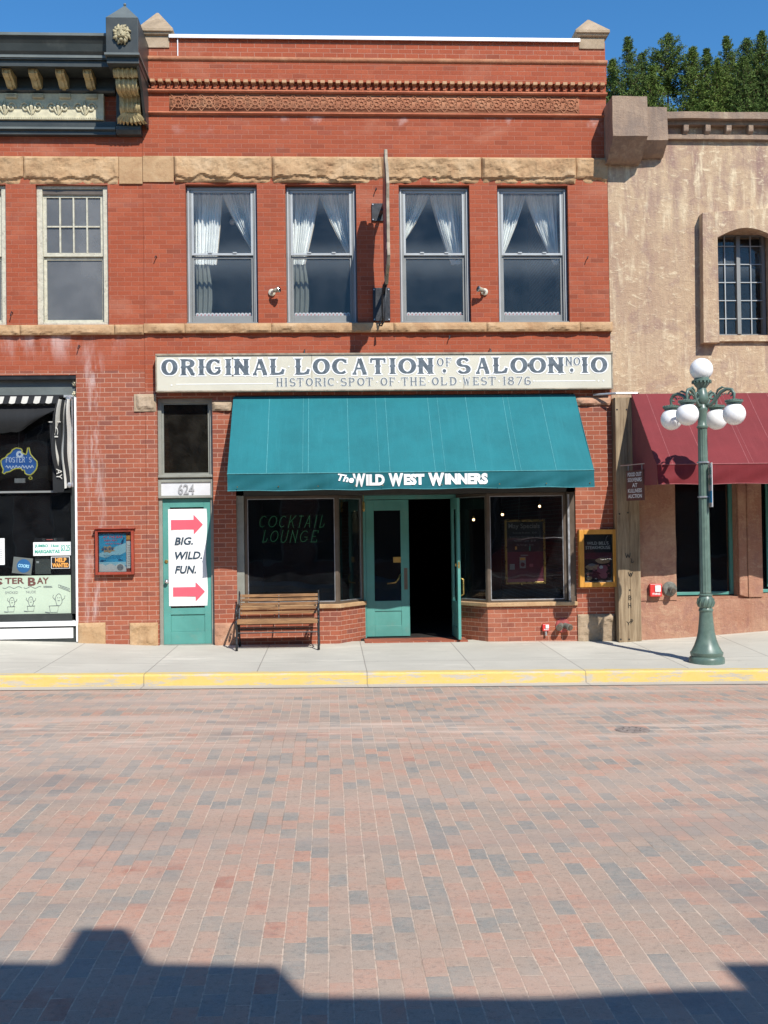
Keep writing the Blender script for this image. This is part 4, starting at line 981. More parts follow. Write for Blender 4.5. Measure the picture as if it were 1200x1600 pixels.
# ================================================================== THE LONG SIGN
sg = thing('sign_board', 'long cream sign board lettered ORIGINAL LOCATION OF SALOON NO 10 above the teal awning', 'sign', (.9, -.1, 3.93))
SX0, SX1, SZ0, SZ1, SY = -2.64, 4.475, 3.945, 4.515, -.15
bx('board', M['sign_cream'], sg, SX0 + .02, SX1 - .02, SY, -.03, SZ0 + .015, SZ1 - .015)
q = MB(); q.box(SX0, SX1, SY - .02, -.02, SZ1 - .015, SZ1 + .012); q.box(SX0, SX0 + .02, SY - .012, -.03, SZ0, SZ1 - .015); q.box(SX1 - .02, SX1, SY - .012, -.03, SZ0, SZ1 - .015); q.box(SX0, SX1, SY - .01, -.03, SZ0 - .003, SZ0 + .015)
for xx in (.36, 2.45): q.box(X(230 + 835 / 3.243, 580) - .004 if xx < 1 else X(590 + 430 / 3.243, 580) - .004, (X(230 + 835 / 3.243, 580) if xx < 1 else X(590 + 430 / 3.243, 580)) + .004, SY - .003, SY, SZ0 + .015, SZ1 - .015)
q.build('edging', M['sign_edge'], sg)
lt = MB(); A = lambda c_: X(230 + c_ / 3.243, 575, SY); B = lambda c_: X(590 + c_ / 3.243, 575, SY)
z0_, z1_ = 4.195, 4.445
for ch, a, b_ in [('O', 78, 148), ('R', 170, 242), ('I', 252, 298), ('G', 303, 376), ('I', 388, 435), ('N', 442, 513), ('A', 535, 608), ('L', 618, 697), ('L', 745, 825), ('O', 845, 920), ('C', 941, 1016), ('A', 1040, 1112), ('T', 1130, 1208)]:
    if ch == 'L' and a == 745: lt.build('lettering', [M['sign_white'], M['sign_blue']], sg); lt = MB()
    saloon_letter(lt, ch, A(a), A(b_), z0_, z1_, SY - .004, 1.12, .019)
for ch, a, b_ in [('I', 52, 100), ('O', 110, 190), ('N', 205, 280), ('S', 400, 470), ('A', 498, 566), ('L', 580, 660), ('O', 678, 754), ('O', 772, 848), ('N', 864, 940), ('1', 1030, 1070), ('O', 1086, 1158)]:
    if ch == 'S' or (ch == '1'): lt.build('lettering', [M['sign_white'], M['sign_blue']], sg); lt = MB()
    saloon_letter(lt, ch, B(a), B(b_), z0_, z1_, SY - .004, 1.12, .019)
lt.build('lettering', [M['sign_white'], M['sign_blue']], sg)
lt = MB()
for ch, a, b_ in [('O', 302, 334), ('F', 344, 376), ('N', 952, 986), ('O', 994, 1026)]: saloon_letter(lt, ch, B(a), B(b_), 4.31, 4.445, SY - .004, .62, .009, (0, 1))
for a, b_ in ((326, 350), (970, 996)): lt.m(0).lathe([(.001, 0), (.045, 0), (.045, .002)], ((B(a) + B(b_)) / 2, SY - .003, 4.235), 14, 'y'); lt.m(1).lathe([(.001, 0), (.028, 0), (.028, .002)], ((B(a) + B(b_)) / 2, SY - .0056, 4.24), 14, 'y'); saloon_letter(lt, ',', (B(a)), (B(b_)), 4.195, 4.24, SY - .006, .5, 0, (0, 1))
lt.build('of_and_no_lettering', [M['sign_white'], M['sign_blue']], sg); lt = MB()
line2 = [('H', 653, 687), ('I', 694, 712), ('S', 720, 752), ('T', 757, 792), ('O', 804, 838), ('R', 848, 884), ('I', 890, 908), ('C', 914, 948), ('S', 978, 1012), ('P', 1018, 1052), ('O', 1064, 1100), ('T', 1106, 1144)]
for ch, a, b_ in line2: saloon_letter(lt, ch, A(a), A(b_), 4.015, 4.145, SY - .004, .72, .006, (0, 2))
lt.build('small_lettering', [M['sign_white'], M['sign_blue'], M['sign_grey']], sg); lt = MB()
line3 = [('O', 15, 48), ('F', 56, 90), ('T', 118, 155), ('H', 163, 200), ('E', 208, 244), ('O', 275, 308), ('L', 316, 354), ('D', 362, 400), ('W', 432, 468), ('E', 480, 514), ('S', 522, 554), ('T', 560, 598), ('1', 632, 652), ('8', 658, 692), ('7', 700, 734), ('6', 742, 776)]
for ch, a, b_ in line3: saloon_letter(lt, ch, B(a), B(b_), 4.015, 4.145, SY - .004, .72, .006, (0, 2))
lt.build('small_lettering', [M['sign_white'], M['sign_blue'], M['sign_grey']], sg); lt = MB()
for a, z_ in ((A(718), 4.32), (B(108), 4.075), (B(258), 4.075), (B(418), 4.075), (A(963), 4.075), (B(615), 4.075), (A(1165), 4.075), (B(1118), 4.07), (B(1143), 4.07), (A(123), 4.045), (B(790), 4.075)):
    lt.m(0).lathe([(.001, 0), (.014, 0), (.014, .002)], (a, SY - .003, z_), 10, 'y')
lt.m(0).box(A(145), A(636), SY - .003, SY, 4.052, 4.064); lt.box(B(798), B(1103), SY - .003, SY, 4.064, 4.076)
lt.build('painted_rules_and_dots', [M['sign_white'], M['sign_blue'], M['sign_grey']], sg)
for px in (476, 765): q = MB().tube([(X(px, 547), -.02, 4.60), (X(px, 547), -.12, 4.57), (X(px, 547), -.13, 4.50)], .012, 6); q.build('hanger_hook', M['iron'], sg)

# ================================================================== AWNINGS
def awning(name, label, xa, xb, zt, zf, zv, P_, mat, seam_mat, seams, group=None, vmat=None, ys=.02):
    """canvas sheet from the wall at zt to the front bar at zf, valance down to zv"""
    r = thing(name, label, 'awning', ((xa + xb) / 2, -P_, zv), group)
    sag = lambda u, v: .030 * math.sin(v * math.pi) * (1 - math.cos(u * (xb - xa) / 1.2 * 6.283)) * .5
    top = MB().grid(lambda u, v: (xa + (xb - xa) * u, -ys - (P_ - ys) * v, zt + (zf - zt) * v - sag(u, v)), 120, 10)
    top.grid(lambda u, v: (xa + (xb - xa) * u, -ys - (P_ - ys) * v, zt + (zf - zt) * v - sag(u, v) - .006), 120, 10)
    top.grid(lambda u, v: (xa + (xb - xa) * u, -ys, zt + .0 - .035 * v), 40, 1)
    c_ = top.build('canvas', mat, r, smooth=True)
    for xx, s_ in ((xa, 'L'), (xb, 'R')):
        MB().prism([(-ys, zt - .01), (-P_ + .004, zf), (-P_ + .004, zf - .03), (-ys, zf - .03)], xx - .003, xx + .003, lambda a, t_, b_: (t_, a, b_)).build('side_panel', mat, r)
    n = int((xb - xa) / .05)
    def wav(x, v): return .022 * v * math.sin(x * 5.1 + 2.3 * math.sin(x * 1.7)) + .011 * v * math.sin(x * 12 + v * 7)+ .012 * math.sin(x * 2.3 + v * 4) * v
    val = MB().grid(lambda u, v: (xa + (xb - xa) * u, -P_ - .002 - wav(xa + (xb - xa) * u, v), zf - (zf - zv) * v + .006 * math.sin(u * 31) * v), n, 10)
    val.grid(lambda u, v: (xa + (xb - xa) * u, -P_ + .004 - wav(xa + (xb - xa) * u, v), zf - (zf - zv) * v + .006 * math.sin(u * 31) * v), n, 10)
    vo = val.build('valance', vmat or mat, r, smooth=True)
    for xx, sg_ in ((xa, 1), (xb, -1)):
        MB().grid(lambda u, v: (xx + .012 * v * math.sin(u * 8), -P_ + (P_ - .05) * u, zf - .03 - (zf - zv - .03) * v * (1 - .15 * u)), 24, 3).build('side_valance', mat, r, smooth=True)
    q = MB()
    q.tube([(xa - .004, -P_ - .004, zf + .004), (xb + .004, -P_ - .004, zf + .004)], .008, 6)
    for u_ in range(1): q.tube([(xa + (xb - xa) * i / n, -P_ - .004 - wav(xa + (xb - xa) * i / n, 1), zv + .004 + .006 * math.sin(i / n * 31)) for i in range(n + 1)], .005, 5)
    q.build('piping', seam_mat, vo)
    for sx in seams:
        x_, w_ = sx; q = MB()
        q.grid(lambda u, v: (x_ + w_ * u, -ys - (P_ - ys) * v, zt + (zf - zt) * v - sag((x_ - xa) / (xb - xa), v) + .004), 1, 10)
        q.build('seam', seam_mat, c_)
    q = MB(); q.tube([(xa + .02, -P_ + .03, zf - .02), (xb - .02, -P_ + .03, zf - .02)], .014, 8)
    for k_ in range(5):
        xx = xa + .03 + (xb - xa - .06) * k_ / 4
        q.tube([(xx, -.03, zt - .05), (xx, -P_ + .04, zf - .03)], .012, 6); q.tube([(xx, -.03, zf - .03), (xx, -P_ + .04, zf - .03)], .012, 6)
    q.build('awning_frame', M['steel'], r)
    return r, wav
TA = dict(xa=-1.47, xb=3.895, zt=3.875, zf=2.612, zv=2.365, P_=1.13)
seams = [(X(p, 625), w_) for p, w_ in ((421, .009), (474, .005), (482, .008), (542, .008), (586, .005), (601, .007), (667, .007), (682, .005), (726, .008), (784, .008), (792, .005), (843, .008))]
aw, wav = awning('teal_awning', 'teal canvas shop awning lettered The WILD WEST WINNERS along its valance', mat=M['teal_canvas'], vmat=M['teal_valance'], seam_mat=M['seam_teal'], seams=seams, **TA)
tx = MB(); vf = lambda a, yy, b: (a, -1.13 - .010 + yy - wav(a, (2.612 - b) / .247), b)
Y1 = -1.13
def vx(px): return X(px, 750, Y1)
words = [('W', 551, 571, 1), ('ILD', 572, 601, 0), ('W', 607, 630, 1), ('EST', 631, 663, 0), ('W', 669, 694, 1), ('INNERS', 695, 762, 0)]
for bodyt, a, b_, big in words:
    za, zb_ = (2.408, 2.60) if big else (2.425, 2.588)
    put_text(tx, bodyt, vx(a), vx(b_), za, zb_, -.003, 0, .06, 0, vf)
put_text(tx, 'The', vx(528), vx(553), 2.50, 2.605, -.003, .35, .03, 0, lambda a, yy, b: vf(a, yy, b - (a - vx(528)) * .18))
tx.build('valance_lettering', M['white'], aw)
q = MB()
for px in (371, 435, 497, 555, 598, 645, 690, 780, 853, 921): q.lathe([(.001, 0), (.009, 0), (.009, .004)], (vx(px), Y1 - .030, 2.425), 8, 'y')
q.build('grommets', M['brass'], aw)
MA = dict(xa=4.745, xb=9.6, zt=3.85, zf=2.665, zv=2.375, P_=1.42, ys=.22)
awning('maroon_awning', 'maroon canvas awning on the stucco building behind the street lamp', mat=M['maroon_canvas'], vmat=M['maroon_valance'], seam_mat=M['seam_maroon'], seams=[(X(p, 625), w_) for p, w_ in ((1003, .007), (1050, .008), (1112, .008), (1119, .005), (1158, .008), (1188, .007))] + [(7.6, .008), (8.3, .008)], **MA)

# ================================================================== PROJECTING SIGN
ps = thing('projecting_sign', 'tall wooden sign seen edge on, standing out from the wall between the middle windows', 'sign', (.89, -.1, 5.03))
prof = [(-.42, 7.02), (-.50, 7.12), (-.62, 7.16), (-.68, 7.34), (-.80, 7.46), (-.94, 7.42), (-1.0, 7.22), (-1.12, 7.14), (-1.22, 6.98), (-1.30, 6.8), (-1.24, 6.6), (-1.27, 6.2), (-1.25, 5.95), (-1.30, 5.75), (-1.20, 5.62), (-.9, 5.58), (-.72, 5.46), (-.58, 5.52), (-.42, 5.62), (-.40, 6.0), (-.44, 6.4), (-.36, 6.75)]
xs0 = .90
MB().prism(prof, xs0 - .02, xs0 + .025, lambda a, t_, b_: (t_ - .0, a, b_)).build('sign_panel', M['sign_edge'], ps, bevel=.006)
MB().prism([(y_ * .9 - .085, 5.62 + (z_ - 5.5) * .9) for y_, z_ in prof], xs0 - .028, xs0 - .020, lambda a, t_, b_: (t_, a, b_)).build('painted_face', M['maroon_print'], ps)
q = MB(); q.box(.72, .99, -.03, -.001, 6.62, 6.90); q.build('upper_wall_plate', M['iron'], ps, bevel=.006)
q = MB(); q.box(.72, .99, -.03, -.001, 5.045, 5.57); q.build('lower_wall_plate', M['iron'], ps, bevel=.006)
q = MB(); q.tube([(xs0 - .03, -.02, 6.76), (xs0, -.45, 6.76)], .03, 10); q.tube([(xs0 - .06, -.02, 6.70), (xs0 - .04, -.42, 6.68)], .02, 8)
q.build('upper_arm', M['iron'], ps)
q = MB(); q.tube([(xs0, -.03, 5.50), (xs0, -.5, 5.54), (xs0, -.62, 5.50)], .03, 10)
q.tube([(xs0 - .02, -.03, 5.10)] + [(xs0 - .02 - .03 * math.sin(D2R(a)), -.03 - .38 * math.sin(D2R(a * .5)), 5.02 + .26 * (1 - math.cos(D2R(a)))) for a in range(20, 181, 20)], .014, 8)
q.tube([(xs0 - .05, -.03, 5.12), (xs0 - .09, -.15, 4.95), (xs0 - .06, -.25, 4.93), (xs0 - .02, -.30, 5.0), (xs0 + .01, -.42, 5.5)], .012, 8)
q.build('lower_arm', M['iron'], ps, smooth=True)
q = MB()
for (a, b_) in ((.74, 6.64), (.97, 6.64), (.74, 6.88), (.97, 6.88), (.74, 5.07), (.97, 5.07), (.97, 5.54), (.74, 5.54)): q.lathe([(.001, 0), (.012, 0), (.012, .012), (.001, .012)], (a, -.03, b_), 6, 'y')
q.build('bolt_heads', M['steel'], ps)

def floodlight(px, py, face, label):
    p = at(px, py, -.02); r = thing('floodlight', label, 'floodlight', (p.x, 0, p.z))
    MB().lathe([(.001, 0), (.055, 0), (.055, .03), (.03, .045), (.001, .045)], (p.x - face * .04, -.001, p.z), 16, 'y').build('mount', M['sign_cream'], r, smooth=False)
    MB().tube([(p.x - face * .04, -.04, p.z), (p.x - face * .03, -.10, p.z - .01), (p.x, -.13, p.z)], .02, 8).build('swivel', M['steel'], r, smooth=True)
    d = Vector((face * .8, -.35, .15)).normalized(); c_ = Vector((p.x, -.13, p.z))
    MB().tube([c_ - d * .02, c_ + d * .02, c_ + d * .05, c_ + d * .09], [.02, .034, .036, .05], 16).build('lamp_head', M['sign_edge'], r, smooth=False)
    MB().tube([c_ + d * .090, c_ + d * .098], [.046, .040], 16).build('lens', M['chrome'], r)
floodlight(429, 457, 1, 'small wall floodlight between the first and second curtained windows')
floodlight(753, 456, -1, 'small wall floodlight between the third and fourth curtained windows')

# ================================================================== NEON, POSTERS, CABINETS
nn = thing('neon_sign', 'green COCKTAIL LOUNGE neon tubing inside the left shop window', 'neon sign', (-.6, .30, 1.55))
q = MB()
def nfn(px0, px1, py0, py1):
    return lambda a, b_: tuple(at(px0 + (px1 - px0) * a + (py1 - py0) * .22 * b_ * -1 * -1, py1 + (py0 - py1) * b_, .30))
xs_ = [403, 417, 434, 448, 463, 474, 488, 497, 509]
for ch, a, b_ in zip('COCKTAIL', xs_, xs_[1:]): tube_letter(q, ch, nfn(a, b_ - 3, 805, 825), .005)
xs_ = [408, 420, 436, 451, 466, 483, 498]
for ch, a, b_ in zip('LOUNGE', xs_, xs_[1:]): tube_letter(q, ch, nfn(a, b_ - 3, 828, 848), .005)
q.build('tubing', M['neon_green'], nn)
q = MB(); q.tube([(-1.1, .34, 2.03), (-.1, .34, 2.03)], .006, 6); q.tube([(-1.1, .34, 1.6), (-.1, .34, 1.6)], .006, 6)
for xx in (-.9, -.3): q.tube([(xx, .34, 2.3), (xx, .34, 1.6)], .003, 5)
q.build('support_wire', M['black'], nn)

p0 = at(788, 812, .35); p1 = at(853, 912, .35)
sp = thing('specials_poster', 'gold framed May Specials poster hung inside the right shop window', 'poster', (p0.x, .35, p1.z))
MB().frame(p0.x, p1.x, p1.z, p0.z, .035, .33, .36).build('poster_frame', M['brass'], sp, bevel=.004)
q = MB(); a, b_, c_, d_ = p0.x + .035, p1.x - .035, p1.z + .035, p0.z - .035; hh = d_ - c_
q.m(0).box(a, b_, .350, .356, c_, d_); q.m(1).box(a, b_, .347, .350, c_, c_ + hh * .50); q.m(2).box(a, b_, .344, .347, c_, c_ + .05)
put_text(q, 'May Specials', a + .03, b_ - .05, d_ - .13, d_ - .03, .347, 0, .01, 3)
for i, (tx_, l_) in enumerate((('Kentucky Bourbon   $3.00', .10), ('Spiced Rum Strawberries  $3.50', .04), ('Northern Lights   $3.50', .12), ('Flat Tire Light   $3.00', .16))): put_text(q, tx_, a + l_, b_ - l_, d_ - .20 - i * .065, d_ - .165 - i * .065, .347, 0, .0, 3)
for (xx, zz, ww, h2, mt) in ((.20, .22, .10, .18, 3), (.04, .20, .08, .09, 3), (.36, .24, .06, .05, 2), (.22, .42, .12, .015, 3), (.36, .50, .018, .07, 6), (.13, .52, .03, .05, 4)): q.m(mt).box(a + xx, a + xx + ww, .341, .344, c_ + zz, c_ + zz + h2)
q.m(4).box(a + .21, a + .29, .338, .341, c_ + .35, c_ + .39); q.m(1).lathe([(.001, 0), (.035, 0), (.035, .002)], (a + .25, .339, c_ + .28), 14, 'y')
q.build('print', [M['black_print'], M['maroon_print'], M['pink_print'], M['grey_print'], M['orange_print'], M['pale_blue_print'], M['green_print']], sp)
q = MB().tube([(a + .2, .37, p0.z), (a + .22, .37, 2.33)], .002, 4); q.build('hanging_wire', M['steel'], sp)

def cabinet(name, label, x0, x1, z0, z1, mat, t_, dep, cat='notice box', hood=False):
    r = thing(name, label, cat, ((x0 + x1) / 2, 0, z0))
    q = MB().frame(x0, x1, z0, z1, t_, -dep, -.001)
    if hood: q.box(x0 - .02, x1 + .02, -dep - .03, -.001, z1 + .001, z1 + .02)
    q.build('frame', mat, r, bevel=.006)
    bx('back_panel', M['redwood'] if hood else M['black_print'], r, x0 + t_, x1 - t_, -.02, -.002, z0 + t_, z1 - t_)
    MB().box(x0 + t_, x1 - t_, -dep + .012, -dep + .017, z0 + t_, z1 - t_).build('glass_front', M['glass'], r)
    return r
cb = cabinet('poster_cabinet', 'red wooden notice cabinet with a blue fish poster, left of the teal door', -3.60, -3.015, 1.145, 1.845, M['redwood'], .04, .09, 'notice cabinet', True)
q = MB(); a, b_, c_, d_ = -3.55, -3.14, 1.19, 1.775; H_ = d_ - c_
q.m(0).box(a, b_, -.030, -.026, c_, d_)
q.m(1).prism([(a, c_ + .24), (a + .1, c_ + .21), (a + .2, c_ + .26), (a + .3, c_ + .25), (b_, c_ + .30), (b_, d_ - .14), (a + .25, d_ - .2), (a, d_ - .3)], -.032, -.030)
q.m(1).box(a, b_, -.0315, -.0301, c_ + .10, c_ + .15)
q.m(2).prism([(a, c_), (b_, c_), (b_, c_ + .06)] + [(b_ - .02 - .037 * i, c_ + .09 + .035 * abs(math.sin(i * .8))) for i in range(11)] + [(a, c_ + .12)], -.034, -.032)
for i, (w_, h_) in enumerate(((.30, .035), (.20, .028), (.24, .024))): put_text(q, ('AT THE BAR', 'FISH FRY', 'FRIDAY 5-10pm')[i], a + .06 + .02 * i, a + .06 + .02 * i + w_, d_ - .055 - .052 * i - h_ * .4, d_ - .055 - .052 * i + h_ * .6, -.0345, .1, .01, 3)
q.m(4).prism([(a + .14 + (.115 if i % 2 else .075) * math.cos(i * .449), c_ + .345 + (.062 if i % 2 else .04) * math.sin(i * .449)) for i in range(14)], -.0345, -.0325)
put_text(q, '$6.95', a + .04, a + .22, c_ + .325, c_ + .375, -.0365, .1, .03, 5)
for i in range(3): put_text(q, ('Battered Cod and Shrimp', 'with fries and coleslaw', 'all you can eat')[i], a + .07 + .01 * i, b_ - .05 - .02 * i, c_ + .245 - .024 * i, c_ + .262 - .024 * i, -.0345, 0, 0, 5)
def fish(x, z, s_, rot=0):
    pts = [(-1, 0), (-.6, .3), (0, .4), (.6, .18), (.85, .0), (1.3, .35), (1.15, 0), (1.3, -.35), (.85, -.02), (.5, -.2), (0, -.35), (-.6, -.28)]
    cr_, sr = math.cos(rot), math.sin(rot); return [(x + s_ * (p_[0] * cr_ - p_[1] * sr), z + s_ * (p_[0] * sr + p_[1] * cr_)) for p_ in pts]
for (x_, z_, s_, rt) in ((a + .05, c_ + .17, .04, .1), (b_ - .09, c_ + .18, .035, -.1), (b_ - .05, d_ - .12, .05, 1.2)): q.m(5).prism(fish(x_, z_, s_, rt), -.0355, -.0345)
q.m(6).lathe([(.001, 0), (.05, 0), (.05, .001)], (b_ - .09, -.0345, c_ + .065), 18, 'y'); put_text(q, 'OYSTER', b_ - .13, b_ - .05, c_ + .055, c_ + .075, -.0365, 0, 0, 5)
q.build('poster', [M['blue_print'], M['pale_blue_print'], M['white'], M['red_print'], M['tan_print'], M['deep_blue_print'], M['grey_print']], cb)
q = MB(); q.m(0).box(-3.135, -3.06, -.026, -.022, 1.24, 1.66); q.m(1).box(-3.135, -3.06, -.0265, -.022, 1.68, 1.75); q.m(2)
for i in range(12): q.box(-3.12, -3.075, -.0275, -.026, 1.28 + .028 * i, 1.287 + .028 * i)
q.build('menu_sheet', [M['white'], M['orange_print'], M['grey_print']], cb)

cr2 = cabinet('poster_case', 'golden oak framed poster case lettered WILD BILL\'S STEAKHOUSE beside the timber post', 3.905, 4.515, .83, 1.735, M['oak'], .075, .11, 'poster case')
q = MB(); a, b_, c_, d_ = 3.985, 4.435, .91, 1.66
q.m(0).box(a, b_, -.06, -.05, c_, d_); q.m(1).box(a, b_, -.063, -.06, c_ + .36, c_ + .46)
q.m(4).box(a, b_, -.063, -.06, c_, c_ + .015)
put_text(q, "WILD BILL'S", a + .05, b_ - .055, d_ - .165, d_ - .115, -.0635, 0, .012, 2); put_text(q, 'STEAKHOUSE', a + .03, b_ - .03, d_ - .235, d_ - .185, -.0635, 0, .012, 2)
rnd = random.Random(5)
def blob(x_, z_, rx, rz, m_, y_):
    q.m(m_).prism([(x_ + rx * (1 + .12 * rnd.uniform(-1, 1)) * math.cos(i * .449), z_ + rz * (1 + .12 * rnd.uniform(-1, 1)) * math.sin(i * .449)) for i in range(14)], y_ - .001, y_ + .001)
blob(a + .13, c_ + .23, .11, .045, 5, -.064); blob(a + .30, c_ + .33, .12, .045, 5, -.0642); blob(a + .12, c_ + .27, .06, .02, 4, -.066)
blob(a + .29, c_ + .2, .09, .07, 3, -.068); blob(a + .2, c_ + .11, .15, .06, 1, -.0662); blob(a + .31, c_ + .1, .06, .05, 3, -.070); blob(a + .27, c_ + .23, .03, .025, 2, -.072); blob(a + .08, c_ + .06, .05, .03, 5, -.07)
for i in range(16): blob(a + .05 + rnd.random() * .35, c_ + .04 + rnd.random() * .32, .012 + .01 * rnd.random(), .008, rnd.choice((2, 3, 3, 5)), -.0745 - i * .0003)
q.m(4).tube([(b_ - .06 + .035 * math.cos(D2R(t_)), -.064, d_ - .10 + .07 * math.sin(D2R(t_))) for t_ in range(90, 271, 20)], .006, 5)
q.build('poster', [M['black_print'], M['maroon_print'], M['white'], M['pink_print'], M['grey_print'], M['tan_print']], cr2)

def alarm(px, py, label, w_=.20, h_=.20, Yw=0.0, pipe=False):
    p = at(px, py, Yw); r = thing('fire_alarm_box', label, 'alarm box', (p.x, Yw, p.z - h_ / 2))
    bx('alarm_box', M['red_alarm'], r, p.x - w_ / 2, p.x + w_ / 2, Yw - .07, Yw - .001, p.z - h_ / 2, p.z + h_ / 2, bevel=.01)
    q = MB(); q.box(p.x - w_ * .1, p.x + w_ * .38, Yw - .085, Yw - .071, p.z - h_ * .12, p.z + h_ * .38); q.build('strobe_cover', M['white'], r, bevel=.006)
    q = MB(); put_text(q, 'FIRE', p.x - w_ * .3, p.x + w_ * .35, p.z - h_ * .36, p.z - h_ * .2, Yw - .073, 0, .02, 0); q.build('alarm_lettering', M['white'], r)
    if pipe: MB().tube([(p.x, Yw - .04, p.z - h_ / 2 - .07), (p.x, Yw - .04, p.z - h_ / 2)], .018, 8).build('conduit', M['steel'], r)
alarm(852, 980, 'small red fire alarm box low on the brick bulkhead right of the entrance', .11, .11, .01, True)
alarm(1023, 922, 'red fire alarm box on the stucco wall beside the timber post', .19, .20, -.085)
def hose(px, py, label, Yw, two):
    p = at(px, py, Yw); r = thing('hose_connection', label, 'hose connection', (p.x, Yw, p.z))
    MB().lathe([(.001, 0), (.115, 0), (.115, .012), (.10, .025), (.05, .03)], (p.x, Yw - .001, p.z), 28, 'y').build('wall_flange', M['old_red'] if two else M['old_bronze'], r, smooth=False)
    for s_ in ((-.05, .05) if two else (0.01,)):
        d = Vector((s_ * .9, -.10, -.02))
        c_ = Vector((p.x + s_ * .6, Yw - .02, p.z))
        MB().tube([c_, c_ + d * .5, c_ + d, c_ + d + d * .25], [.045, .045, .052, .052], 16).build('coupling', M['old_bronze'], r)
        MB().tube([c_ + d * 1.25, c_ + d * 1.5], [.040, .034], 16).build('cap', M['bronze'], r)
hose(879, 977, 'two way hose connection with red flange low on the brick bulkhead', .01, True)
hose(1046, 920, 'round grey hose connection on the stucco wall next to the red alarm box', -.085, False)

# ================================================================== TIMBER POST + SMALL SIGN
tp = thing('timber_post', 'weathered timber post with burnt brand marks between the brick and stucco buildings', 'post', (4.65, -.1, -.1))
q = MB(); q.box(4.485, 4.675, -.20, -.002, -.12, 3.80); q.build('plank', M['timber'], tp, bevel=.008)
q = MB(); q.box(4.678, 4.85, -.185, -.002, -.12, 3.80); q.build('plank', M['timber'], tp, bevel=.008)
q = MB()
def mark(s_, px, py, w_, h_):
    p = at(px, py, -.20)
    for ch in s_[:1]:
        for kind, pts in SK[ch]:
            q.tube([(p.x - w_ / 2 + w_ * a, -.201, p.z - h_ / 2 + h_ * b) for a, b in pts], .0055, 4)
for s_, px, py, w_, h_ in (('W', 981, 868, .10, .08), ('L', 988, 876, .05, .07), ('W', 985, 897, .09, .07), ('B', 984, 934, .06, .07), ('H', 984, 946, .06, .08), ('Y', 982, 974, .07, .06), ('P', 987, 971, .05, .07)): mark(s_, px, py, w_, h_)
for px, py in ((984, 922), (970, 999), (983, 999), (964, 640), (979, 640), (981, 801), (968, 803)): p = at(px, py, -.20); q.lathe([(.001, 0), (.014, 0), (.014, .003)], (p.x, -.1995, p.z), 10, 'y')
q.build('brand_mark', M['black'], tp)
q = MB(); q.tube([(4.18, -.05, 3.86), (4.5, -.22, 3.862), (4.84, -.22, 3.86)], .018, 8); q.build('conduit_pipe', M['steel'], tp, label='grey conduit running across the post top')
hs = thing('hanging_sign', 'small brown lettered sign hanging under the end of the maroon awning', 'sign', (4.68, -.75, 2.15))
rot = Matrix.Translation((4.66, -.62, 0)) @ Matrix.Rotation(D2R(-67), 4, 'Z')
q = MB(); q.box(-.20, .20, -.01, .01, 2.17, 2.63, rot); q.build('sign_panel', M['brown_print'], hs)
q = MB(); fnr = lambda a, yy, b: tuple(rot @ Vector((a, yy, b)))
for i, wd in enumerate(('HISTORY', 'SOUVENIRS', 'AT', 'KUSTOMERS', 'BOUTIQUE')[:5]): put_text(q, ('FOOD OUT', 'SOUVENIRS', 'AT', 'KULLNESS', 'AUCTION')[i], -.16 + (.10 if i == 2 else 0), .16 - (.10 if i == 2 else 0), 2.54 - .083 * i, 2.60 - .083 * i, -.012, 0, .02, 0, fnr)
q.build('sign_lettering', M['white'], hs)
q = MB(); q.tube([rot @ Vector((-.16, 0, 2.63)), rot @ Vector((-.16, 0, 2.72))], .006, 6); q.tube([rot @ Vector((.16, 0, 2.63)), rot @ Vector((.16, 0, 2.72))], .006, 6); q.tube([rot @ Vector((-.34, 0, 2.72)), rot @ Vector((.24, 0, 2.72))], .008, 6)
q.build('bracket', M['steel'], hs)

# ================================================================== STREET LAMP
lx, ly, lz = 5.09, -2.33, zs(5.09, -2.33) - .01
sl_ = thing('street_lamp', 'green cast iron street lamp with one upper and four lower white globes', 'street lamp', (lx, ly, lz))
fl = lambda k, h: 1.0
pr = [(.001, 0), (.235, 0), (.235, .07), (.225, .085), (.205, .10), (.215, .12), (.218, .15), (.20, .17), (.165, .24), (.135, .32), (.112, .42), (.098, .54), (.088, .66), (.086, .72)]
MB().lathe([(r_, h_) for r_, h_ in pr], (lx, ly, lz), 40).build('base', M['lamp_green'], sl_, sharp=35)
q = MB().lathe([(.088, .70), (.096, .71), (.096, .73), (.088, .74), (.084, .75), (.10, .78), (.108, .81), (.108, .84), (.098, .88), (.082, .91), (.092, .92), (.092, .935), (.078, .945)], (lx, ly, lz), 32)
for k_ in range(12):
    an = k_ * .5236; q.tube([(lx + .10 * math.cos(an - .12), ly + .10 * math.sin(an - .12), lz + .77), (lx + .114 * math.cos(an), ly + .114 * math.sin(an), lz + .82), (lx + .10 * math.cos(an + .12), ly + .10 * math.sin(an + .12), lz + .88)], .010, 5)
q.build('collar', M['lamp_green'], sl_, sharp=35)
q = MB().lathe([(.076, .94), (.074, .97), (.062, 3.18), (.060, 3.20)], (lx, ly, lz), 60, flute=lambda k, h: 1.0 - .13 * (0.5 + .5 * math.cos(k * 2 * math.pi / 5)) if .95 < h < 3.19 else 1)
q.build('fluted_shaft', M['lamp_green'], sl_, smooth=True)
q = MB().lathe([(.060, 3.19), (.075, 3.20), (.078, 3.22), (.064, 3.235), (.058, 3.30), (.062, 3.40), (.078, 3.44), (.080, 3.47), (.066, 3.49), (.060, 3.52), (.085, 3.55), (.095, 3.60), (.085, 3.66), (.068, 3.70), (.06, 3.74), (.075, 3.76), (.105, 3.80), (.11, 3.83), (.13, 3.835), (.13, 3.85), (.10, 3.86), (.10, 3.90), (.095, 3.91)], (lx, ly, lz), 32)
